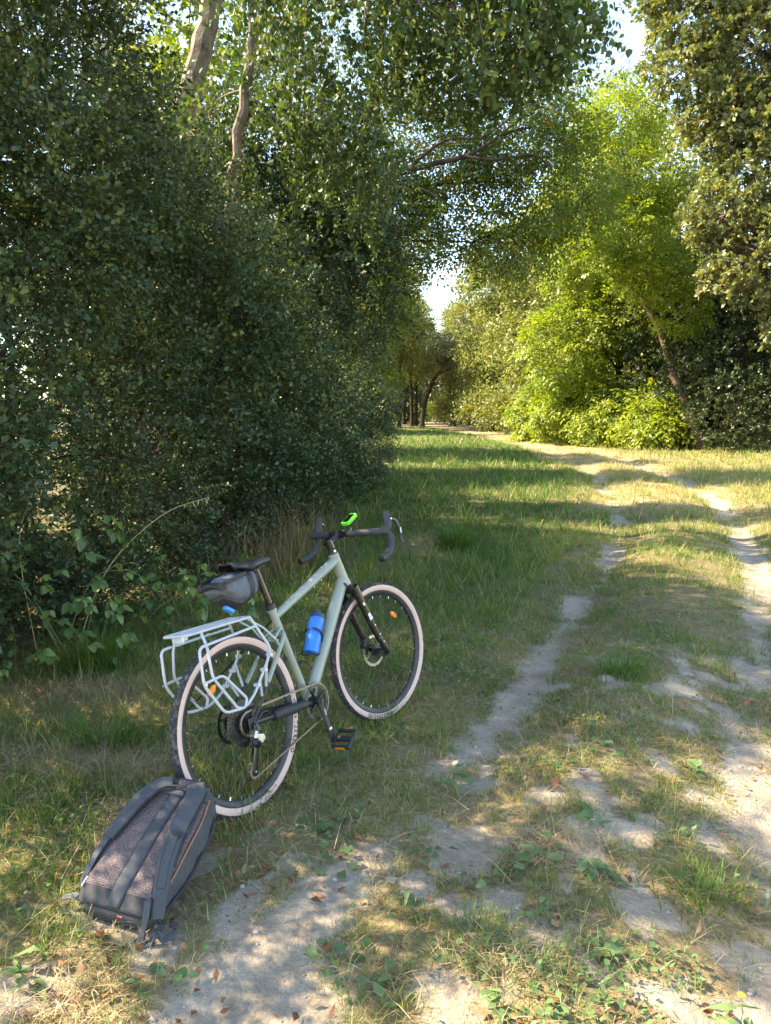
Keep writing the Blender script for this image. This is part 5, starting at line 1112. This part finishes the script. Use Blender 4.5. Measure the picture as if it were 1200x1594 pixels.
g = Geo(); g.tube(smooth_path([Vector((0.13, -0.062, 0.318)), Vector((0.07, -0.085, 0.375)), Vector((0.01, -0.092, 0.365)), Vector((-0.035, -0.092, 0.31)), Vector((-0.012, -0.088, 0.292))], 6), 0.0028, 6); g.build('gear_cable', 'black_satin', bike)
g = Geo(); g.box((0.075, 0.052, 0.385), (0.06, 0.03, 0.032), Matrix.Rotation(rad(-40), 3, 'Y')); g.build('brake_caliper', 'black_paint', bike, bevel=0.004)
# slim prop behind the seat tube keeps the leaning bicycle up
foot = BIKE_M.inverted() @ Vector((-1.05, 3.62, 0.0)); g = Geo(); g.tube([Vector((0.318, 0.014, 0.69)), foot], 0.0045, 8); g.build('prop_stick', 'black_satin', bike)

# rear rack
rk = empty('luggage_rack', (-0.1, 0, 0.745)); rk.parent = bike; O2 = Vector((-0.1, 0, 0.745)); K = lambda x, y, z: Vector((x, y, z))-O2
TR = 0.0056
g = Geo(); g.tube(bent([K(0.110, -0.060, 0.746), K(-0.243, -0.060, 0.758), K(-0.243, 0.060, 0.758), K(0.110, 0.060, 0.746)], 0.02, closed=True), TR, 10, closed=True)
g.build('deck_loop', 'rack_paint', rk)
for y in (0.0,): Geo().tube([K(0.108, y, 0.746), K(-0.242, y, 0.758)], 0.0042, 8).build('deck_rail', 'rack_paint', rk)
for x in (-0.02, -0.16): Geo().tube([K(x, -0.060, 0.750-0.03*(x)*0.3), K(x, 0.060, 0.750-0.03*(x)*0.3)], 0.0048, 8).build('deck_cross_tube', 'rack_paint', rk)
g = Geo(); g.box(K(-0.225, 0, 0.739), (0.003, 0.06, 0.020), Matrix.Rotation(rad(18), 3, 'Y'))
for s in (-1, 1): g.box(K(-0.216, s*0.030, 0.744), (0.022, 0.003, 0.014))
g.build('tail_plate', 'rack_paint', rk, bevel=0.0015)
for s in (-1, 1):
    y1, y2 = s*0.085, s*0.100
    g = Geo(); g.tube(bent([K(0.100, s*0.060, 0.746), K(0.158, y1, 0.606), K(0.135, y1, 0.567), K(0.02, s*0.09, 0.462), K(-0.052, y2, 0.432), K(-0.160, y2, 0.446), K(-0.236, y2, 0.572), K(-0.228, y2, 0.708), K(0.113, s*0.068, 0.706)], 0.026), TR, 10); g.build('side_loop', 'rack_paint', rk)
    g = Geo(); g.tube(bent([K(-0.168, s*0.060, 0.754), K(-0.178, s*0.09, 0.700), K(-0.190, y2, 0.590), K(-0.095, y2+s*0.001, 0.443), K(-0.080, y2+s*0.001, 0.440)], 0.025), TR*0.97, 10); g.build('inner_strut', 'rack_paint', rk)
    g = Geo(); g.tube(bent([K(-0.234, y2+s*0.003, 0.580), K(-0.140, y2+s*0.003, 0.583), K(-0.040, y2+s*0.003, 0.462), K(-0.056, y2+s*0.003, 0.436)], 0.022), TR*0.97, 10); g.build('lower_strut', 'rack_paint', rk)
    g = Geo(); g.tube([K(0.120, y1, 0.553), K(0.118, s*0.06, 0.452)], 0.0058, 8)
    for (x, z) in ((0.146, 0.580), (0.098, 0.533), (0.045, 0.487)): g.tube([K(x, y1-s*0.012, z), K(x, y1+s*0.010, z)], 0.0085, 10)
    g.tube([K(0.062, s*0.088, 0.500), K(0.085, s*0.062, 0.428)], 0.0055, 8); g.build('mount_strut', 'rack_paint', rk)
    for (x, y, z) in ((0.146, y1, 0.580), (0.098, y1, 0.533), (0.045, y1, 0.487), (-0.236, y2, 0.575)):
        g = Geo(); g.tube([K(x, y+s*0.009, z), K(x, y+s*0.013, z)], 0.0045, 8); g.build('bolt', 'silver_alloy', rk)
for s in (-1, 1): Geo().tube([K(0.106, s*0.03, 0.744), K(0.20, s*0.03, 0.68), K(0.262, s*0.040, 0.605)], 0.0045, 8).build('stay_strut', 'rack_paint', rk)

# bottle and its cage
dd = (dt_top-dt_bot).normalized(); bot_dir = (dd*0.72+Vector((0.0, 0, 0.20))).normalized(); b0 = Vector((0.508, 0, 0.487))
bottle = empty('water_bottle', (0, 0, 0)); tag(bottle, 'blue plastic water bottle held in the frame cage', 'bottle')
Q = Vector((0, 0, 1)).rotation_difference(bot_dir).to_matrix().to_4x4(); bottle.matrix_world = BIKE_M @ Matrix.Translation(b0) @ Q
Geo().lathe([(0.0, 0.0), (0.030, 0.0), (0.0350, 0.006), (0.0355, 0.05), (0.0355, 0.092), (0.0330, 0.098), (0.0330, 0.112), (0.0355, 0.118), (0.0355, 0.160), (0.034, 0.166), (0.0, 0.166)], 28).build('body', 'bottle_blue', bottle)
Geo().lathe([(0.0355, 0.1662), (0.0362, 0.172), (0.034, 0.184), (0.024, 0.190), (0.012, 0.192), (0.011, 0.205), (0.0, 0.206)], 28).build('lid', 'bottle_lid', bottle)
cg = empty('bottle_cage', b0); cg.parent = bike; cg.matrix_local = Matrix.Translation(b0) @ Q
down = (Q.to_3x3().inverted() @ (Vector((dd.z, 0, -dd.x)))).normalized()
g = Geo(); g.tube([down*0.045+Vector((0, 0, 0.01)), down*0.045+Vector((0, 0, 0.12))], 0.009, 8, flat=0.5, up=(0, 1, 0)); g.build('cage_spine', 'black_satin', cg)
aa = math.atan2(down.y, down.x)
for s in (-1, 1):
    g = Geo(); g.tube([(0.040*math.cos(aa+s*t), 0.040*math.sin(aa+s*t), 0.050+0.055*math.sin(t*0.62)) for t in np.linspace(0.1, 2.7, 14)], 0.0042, 8); g.build('cage_arm', 'black_satin', cg)
    g = Geo(); g.tube([(0.038*math.cos(aa+s*t), 0.038*math.sin(aa+s*t), 0.02-0.028*math.sin(t*0.8)) for t in np.linspace(0.2, 2.9, 12)], 0.0036, 8); g.build('cage_arm', 'black_satin', cg)
for k in range(2):
    g = Geo(); g.tube(smooth_path([bb+Vector((0.03+0.01*k, 0.012, 0.05)), bb+Vector((-0.01, 0.03, 0.13+0.02*k)), bb+Vector((0.05, 0.03, 0.17)), bb+Vector((0.085, 0.01, 0.115))], 6), 0.003, 6); g.build('cable', 'black_satin', bike)

# saddle bag under the saddle
bag = empty('saddle_bag', (0, 0, 0)); tag(bag, 'grey roll-top saddle bag strapped beneath the saddle', 'bag'); bag.matrix_world = BIKE_M @ Matrix.Translation((0.098, 0, 0.874)) @ Matrix.Rotation(rad(5), 4, 'Y')
NS = 20; V = []; XS = np.linspace(-0.105, 0.135, 22); rb_ = np.random.default_rng(5)
for i, x in enumerate(XS):
    t = i/(len(XS)-1); hz = np.interp(t, [0, 0.05, 0.16, 0.3, 0.6, 0.85, 0.96, 1], [0.016, 0.026, 0.044, 0.056, 0.060, 0.052, 0.042, 0.022]); hy = np.interp(t, [0, 0.1, 0.3, 0.7, 0.92, 1], [0.060, 0.064, 0.065, 0.057, 0.040, 0.02]); cz = np.interp(t, [0, 0.3, 0.7, 1], [0.004, -0.004, 0.0, 0.012])
    for k in range(NS):
        a = 2*math.pi*k/NS; c, s = math.cos(a), math.sin(a); e = 0.75
        wob = 1+0.05*math.sin(3*a+9*t)*math.sin(14*t+2)+rb_.normal()*0.012
        V.append((x+0.012*math.sin(2*a)*(1-t), hy*wob*math.copysign(abs(c)**e, c), cz+hz*wob*math.copysign(abs(s)**e, s)))
F = [(i*NS+k, i*NS+(k+1) % NS, (i+1)*NS+(k+1) % NS, (i+1)*NS+k) for i in range(len(XS)-1) for k in range(NS)]+[tuple(range(NS)), tuple((len(XS)-1)*NS+k for k in range(NS))]
Geo().add(V, F).build('body', 'bag_grey', bag)
def bag_band(x0, x1, grow, nm, mt):
    g = Geo(); W = []
    for x in np.linspace(x0, x1, 4):
        t = (x+0.105)/0.240; f = t*(len(XS)-1); i = int(f); q = f-i
        for k in range(NS):
            p = np.array(V[i*NS+k])*(1-q)+np.array(V[min(i+1, len(XS)-1)*NS+k])*q; W.append((p[0], p[1]*grow, p[2]*grow))
    g.add(W, [(i*NS+k, i*NS+(k+1) % NS, (i+1)*NS+(k+1) % NS, (i+1)*NS+k) for i in range(3) for k in range(NS)]); return g.build(nm, mt, bag)
bag_band(0.040, 0.072, 1.045, 'strap_band', 'bag_black'); bag_band(0.105, 0.125, 1.06, 'post_strap', 'bag_black')
g = Geo(); g.tube([(-0.112, y, 0.010+0.006*math.cos(y*40)) for y in np.linspace(-0.066, 0.066, 12)], 0.013, 10, flat=1.1); g.build('roll_closure', 'bag_black', bag)
for s in (-1, 1):
    g = Geo(); g.box((-0.114, s*0.055, 0.010), (0.030, 0.018, 0.030)); g.build('buckle', 'bag_black', bag, bevel=0.004)
    g = Geo(); g.tube(smooth_path([(-0.105, s*0.066, 0.02), (-0.05, s*0.074, 0.035), (0.02, s*0.064, 0.048)], 5), 0.008, 6, flat=0.25, up=(0, 0, 1)); g.build('side_strap', 'bag_black', bag)
g = Geo(); g.tube([(-0.09, 0.0, -0.030), (-0.01, 0, -0.058), (0.07, 0, -0.048)], [0.02, 0.034, 0.02], 10, flat=1.5, up=(0, 0, 1)); g.build('base_panel', 'bag_black', bag)
g = Geo(); rounded_plate(g, 0.052, 0.024, -0.008, 0.008, 0.008); g.xform(lambda p: Matrix.Rotation(rad(28), 3, 'Y') @ p+Vector((-0.040, -0.005, -0.086))); g.build('light_tag', 'bag_blue', bag, bevel=0.003)

# ------------------------------------------------------------------ the backpack lying on its front
def mesh_fabric():
    m = bpy.data.materials.new('pack_mesh'); n, l = nodes_of(m); b = n['Principled BSDF']; b.inputs['Roughness'].default_value = 0.85
    tc = n.new('ShaderNodeTexCoord'); mp = n.new('ShaderNodeMapping'); mp.inputs['Scale'].default_value = (1, 1, 0); l.new(tc.outputs['Object'], mp.inputs['Vector'])
    v = n.new('ShaderNodeTexVoronoi'); v.inputs['Scale'].default_value = 150; v.inputs['Randomness'].default_value = 0.35; l.new(mp.outputs[0], v.inputs['Vector'])
    nz = n.new('ShaderNodeTexNoise'); nz.inputs['Scale'].default_value = 260; l.new(tc.outputs['Object'], nz.inputs['Vector'])
    rp = n.new('ShaderNodeValToRGB'); l.new(v.outputs['Distance'], rp.inputs['Fac']); e = rp.color_ramp.elements
    e[0].position = 0.22; e[0].color = (0.030, 0.028, 0.034, 1); e[1].position = 0.42; e[1].color = (0.165, 0.125, 0.125, 1)
    mx = n.new('ShaderNodeMix'); mx.data_type = 'RGBA'; mx.blend_type = 'MULTIPLY'; mx.inputs['Factor'].default_value = 0.6
    r2 = n.new('ShaderNodeValToRGB'); l.new(nz.outputs['Fac'], r2.inputs['Fac']); r2.color_ramp.elements[0].color = (0.45, 0.45, 0.5, 1); r2.color_ramp.elements[0].position = 0.35; r2.color_ramp.elements[1].position = 0.65
    l.new(rp.outputs['Color'], mx.inputs['A']); l.new(r2.outputs['Color'], mx.inputs['B']); l.new(mx.outputs['Result'], b.inputs['Base Color'])
    bp = n.new('ShaderNodeBump'); bp.inputs['Strength'].default_value = 0.8; bp.inputs['Distance'].default_value = 0.004; l.new(v.outputs['Distance'], bp.inputs['Height']); l.new(bp.outputs['Normal'], b.inputs['Normal'])
    MATS['pack_mesh'] = m
mesh_fabric()
mat('pack_grey', (0.066, 0.071, 0.080), 0.8, var=0.12, scale=30, bump=0.35, bscale=220, spec=0.3)
mat('pack_dark', (0.034, 0.037, 0.044), 0.8, var=0.15, scale=30, bump=0.35, bscale=220, spec=0.3)
mat('pack_web', (0.052, 0.060, 0.070), 0.75, var=0.12, scale=60, bump=0.3, bscale=300)
mat('pack_piping', (0.30, 0.14, 0.07), 0.7, var=0.1); mat('pack_red', (0.45, 0.05, 0.05), 0.6); mat('pack_white', (0.6, 0.6, 0.6), 0.6)
pb = Vector((-0.822, 2.075, 0.085)); pt = Vector((-0.690, 2.445, 0.285)); pv = (pt-pb).normalized()
pu = Vector((0.90, -0.33, -0.03)); pu = (pu-pv*pu.dot(pv)).normalized(); pw = pu.cross(pv).normalized()
pack = empty('backpack', pb); PM = Matrix((pu, pv, pw)).transposed().to_4x4(); pack.matrix_world = Matrix.Translation(pb) @ PM
tag(pack, 'grey backpack lying on its front against the rear wheel, straps up', 'backpack')
HL = (pt-pb).length
def pack_w(t): return float(np.interp(t, [-0.03, 0.0, 0.05, 0.35, 0.7, 0.9, 1.0, 1.05], [0.112, 0.130, 0.138, 0.146, 0.138, 0.120, 0.094, 0.07]))
def pack_d(t): return float(np.interp(t, [-0.03, 0.0, 0.1, 0.4, 0.75, 0.95, 1.05], [0.055, 0.075, 0.10, 0.155, 0.165, 0.13, 0.07]))
def pack_lift(t): return float(np.interp(t, [-0.03, 0, 0.1, 0.5, 0.9, 1.0, 1.05], [-0.03, -0.012, 0.0, 0.006, 0.0, -0.018, -0.04]))
TS = np.linspace(-0.03, 1.05, 40); NS = 40; V = []; rp_ = np.random.default_rng(8)
for t in TS:
    w, d, lf = pack_w(t), pack_d(t), pack_lift(t)
    for k in range(NS):
        a = 2*math.pi*k/NS; c, s = math.cos(a), math.sin(a); e = 0.42 if s > 0 else 0.62
        u = w*math.copysign(abs(c)**0.5, c)*(1.0 if s > -0.2 else 1.0); z = (s*0.030 if s > 0 else 0)
        zz = lf-0.03+(0.03*abs(s)**e if s > 0 else -(d-0.03)*abs(s)**e)
        wr = 1+0.012*math.sin(23*t+3*a)+0.010*math.sin(41*t-5*a)
        cr_n = (float(vnoise(np.array([u*38]), np.array([t*13]), np.array([zz*38]))[0])-0.5)*0.016*(1 if s < 0.3 else 0.25)
        V.append((u*(wr if s < 0.1 else 1)+cr_n*(1 if u > 0 else -1), HL*t, zz*(wr if s < 0 else 1)+cr_n*0.6))
F = [(i*NS+k, i*NS+(k+1) % NS, (i+1)*NS+(k+1) % NS, (i+1)*NS+k) for i in range(len(TS)-1) for k in range(NS)]+[tuple(range(NS)), tuple((len(TS)-1)*NS+k for k in range(NS))]
Geo().add(V, F).build('body', 'pack_grey', pack)
def sheet(nm, uf, t0, t1, mt, off, nu=8, nv=18, parent=pack, puff=0.0):
    """a panel on the back of the pack: uf(t) gives its two edges"""
    W = []
    for i in range(nv+1):
        t = t0+(t1-t0)*i/nv; a, b = uf(t)
        for j in range(nu+1):
            q = j/nu; u = a+(b-a)*q; edge = max(0.0, (abs(u)/pack_w(t))-0.80)/0.2
            W.append((u, HL*t, pack_lift(t)+off-0.012*edge**2+puff*math.sin(math.pi*q)*math.sin(math.pi*i/nv)))
    g = Geo().add(W, [(i*(nu+1)+j, i*(nu+1)+j+1, (i+1)*(nu+1)+j+1, (i+1)*(nu+1)+j) for i in range(nv) for j in range(nu)])
    o = g.build(nm, mt, parent); m = o.modifiers.new('thick', 'SOLIDIFY'); m.thickness = 0.005; m.offset = -1; return o
sheet('mesh_panel', lambda t: (-pack_w(t)*0.95, -0.022), 0.10, 0.93, 'pack_mesh', 0.005, puff=0.008)
sheet('mesh_panel', lambda t: (0.022, pack_w(t)*0.95), 0.10, 0.93, 'pack_mesh', 0.005, puff=0.008)
sheet('spine_band', lambda t: (-0.024, 0.024), 0.0, 0.95, 'pack_web', 0.008, 4)
sheet('base_band', lambda t: (-pack_w(t)*0.99, pack_w(t)*0.99), -0.015, 0.105, 'pack_dark', 0.0045, 10, 6)
sheet('top_yoke', lambda t: (-pack_w(t)*0.98, pack_w(t)*0.98), 0.865, 1.03, 'pack_grey', 0.013, 10, 8)
g = Geo(); rounded_plate(g, 0.105, 0.034, -0.003, 0.004, 0.010); g.xform(lambda p: p+Vector((0.025, HL*0.985, 0.004))); g.build('yoke_window', 'pack_dark', pack)
g = Geo(); rounded_plate(g, 0.085, 0.020, 0.004, 0.0055, 0.007); g.xform(lambda p: p+Vector((0.025, HL*0.985, 0.004))); g.build('window_mesh', 'pack_mesh', pack)
def ribbon(nm, pts, widths, thick, mt, parent=pack, sides=None):
    P = smooth_path(pts, 7); n = len(P); ws = np.interp(np.linspace(0, len(pts)-1, n), range(len(pts)), widths); V = []
    for i in range(n):
        a = Vector(P[max(0, i-1)]); b = Vector(P[min(n-1, i+1)]); d = (b-a).normalized(); nr = Vector(sides(i/(n-1))) if sides else Vector((0, 0, 1)); s = d.cross(nr).normalized(); nr = s.cross(d).normalized(); c = Vector(P[i])
        for (q, h) in ((-1, 0), (-0.82, 1), (0, 1.15), (0.82, 1), (1, 0), (0.82, -1), (-0.82, -1)): V.append(c+s*q*ws[i]/2+nr*h*thick/2)
    m = 7; F = [(i*m+k, i*m+(k+1) % m, (i+1)*m+(k+1) % m, (i+1)*m+k) for i in range(n-1) for k in range(m)]+[tuple(range(m)), tuple((n-1)*m+k for k in range(m))]
    return Geo().add(V, F).build(nm, mt, parent)
# padded shoulder straps
ls = ribbon('shoulder_strap', [(-0.035, HL*0.955, 0.014), (-0.070, HL*0.90, 0.026), (-0.098, HL*0.76, 0.034), (-0.116, HL*0.58, 0.032), (-0.130, HL*0.42, 0.026)], [0.05, 0.058, 0.056, 0.050, 0.042], 0.014, 'pack_grey')
ribbon('webbing', [(-0.130, HL*0.46, 0.030), (-0.140, HL*0.28, 0.018), (-0.150, HL*0.12, -0.012)], [0.026, 0.024, 0.022], 0.004, 'pack_web', ls)
ribbon('strap_edge', [(-0.126, HL*0.47, 0.024), (-0.143, HL*0.30, 0.006), (-0.152, HL*0.10, -0.025)], [0.034, 0.030, 0.024], 0.006, 'pack_dark', ls)
sd_r = lambda t: (0.35+0.5*t, 0, 1)
rs_ = ribbon('shoulder_strap', [(0.050, HL*0.975, 0.012), (0.078, HL*0.89, 0.028), (0.090, HL*0.74, 0.038), (0.098, HL*0.56, 0.042), (0.112, HL*0.36, 0.034), (0.134, HL*0.16, 0.010), (0.150, HL*0.02, -0.024)], [0.058, 0.062, 0.060, 0.058, 0.054, 0.048, 0.038], 0.014, 'pack_grey', sides=sd_r)
ribbon('webbing', [(0.100, HL*0.55, 0.054), (0.114, HL*0.36, 0.046), (0.135, HL*0.17, 0.022)], [0.024, 0.024, 0.024], 0.004, 'pack_web', rs_, sd_r)
ribbon('strap_binding', [(0.072, HL*0.535, 0.052), (0.098, HL*0.525, 0.056), (0.124, HL*0.54, 0.044)], [0.018, 0.018, 0.018], 0.005, 'pack_dark', rs_)
ribbon('strap_edge', [(0.104, HL*0.94, 0.010), (0.120, HL*0.74, 0.026), (0.127, HL*0.52, 0.028), (0.138, HL*0.34, 0.020)], [0.007]*4, 0.008, 'pack_dark', rs_)
ribbon('strap_edge', [(-0.005, HL*0.93, 0.020), (0.040, HL*0.87, 0.030), (0.060, HL*0.72, 0.036), (0.069, HL*0.54, 0.038), (0.086, HL*0.34, 0.030), (0.110, HL*0.14, 0.008)], [0.007]*6, 0.008, 'pack_dark', rs_)
ribbon('strap_edge', [(-0.005, HL*0.93, 0.020), (-0.045, HL*0.885, 0.028), (-0.070, HL*0.76, 0.034), (-0.092, HL*0.58, 0.032), (-0.110, HL*0.42, 0.026)], [0.007]*5, 0.008, 'pack_dark', ls)
# lower adjusters, buckles and loose ends on the right
g = Geo(); g.box((0.160, HL*0.0-0.004, -0.036), (0.030, 0.020, 0.008)); g.build('buckle', 'bag_black', pack, bevel=0.003)
g = Geo(); g.box((0.190, HL*0.04, -0.056), (0.026, 0.018, 0.008)); g.build('buckle', 'bag_black', pack, bevel=0.003)
ribbon('webbing', [(0.104, HL*0.085, 0.002), (0.118, HL*0.07, 0.022), (0.128, HL*-0.02, 0.002), (0.122, HL*-0.10, -0.040), (0.135, HL*-0.13, -0.058), (0.160, HL*-0.05, -0.044)], [0.022]*6, 0.004, 'pack_web')
ribbon('webbing', [(0.128, HL*-0.08, -0.044), (0.100, HL*-0.12, -0.062), (0.080, HL*-0.19, -0.066), (0.066, HL*-0.27, -0.064)], [0.022, 0.022, 0.022, 0.018], 0.004, 'pack_web')
ribbon('webbing', [(0.160, HL*-0.01, -0.040), (0.180, HL*-0.06, -0.062), (0.200, HL*0.02, -0.064)], [0.020]*3, 0.004, 'pack_web')
ribbon('webbing', [(-0.135, HL*0.02, -0.030), (-0.175, HL*0.05, -0.052), (-0.215, HL*0.02, -0.060)], [0.020]*3, 0.004, 'pack_web')
g = Geo(); g.tube(smooth_path([(pack_w(t)*0.985, HL*t, pack_lift(t)-0.004) for t in (0.12, 0.3, 0.5, 0.7, 0.9)], 5), 0.003, 6); g.build('piping', 'pack_piping', pack)
g = Geo(); g.tube(smooth_path([(pack_w(t)*1.015, HL*t, -pack_d(t)*0.55) for t in (0.05, 0.3, 0.55, 0.8, 0.98)], 5), 0.005, 6); g.build('zip', 'pack_dark', pack)
Geo().box((0.03, -HL*0.030, -0.026), (0.018, 0.004, 0.008)).build('red_tab', 'pack_red', pack, smooth=False)
Geo().box((-0.134, HL*0.11, -0.004), (0.004, 0.032, 0.010)).build('white_tag', 'pack_white', pack, smooth=False)
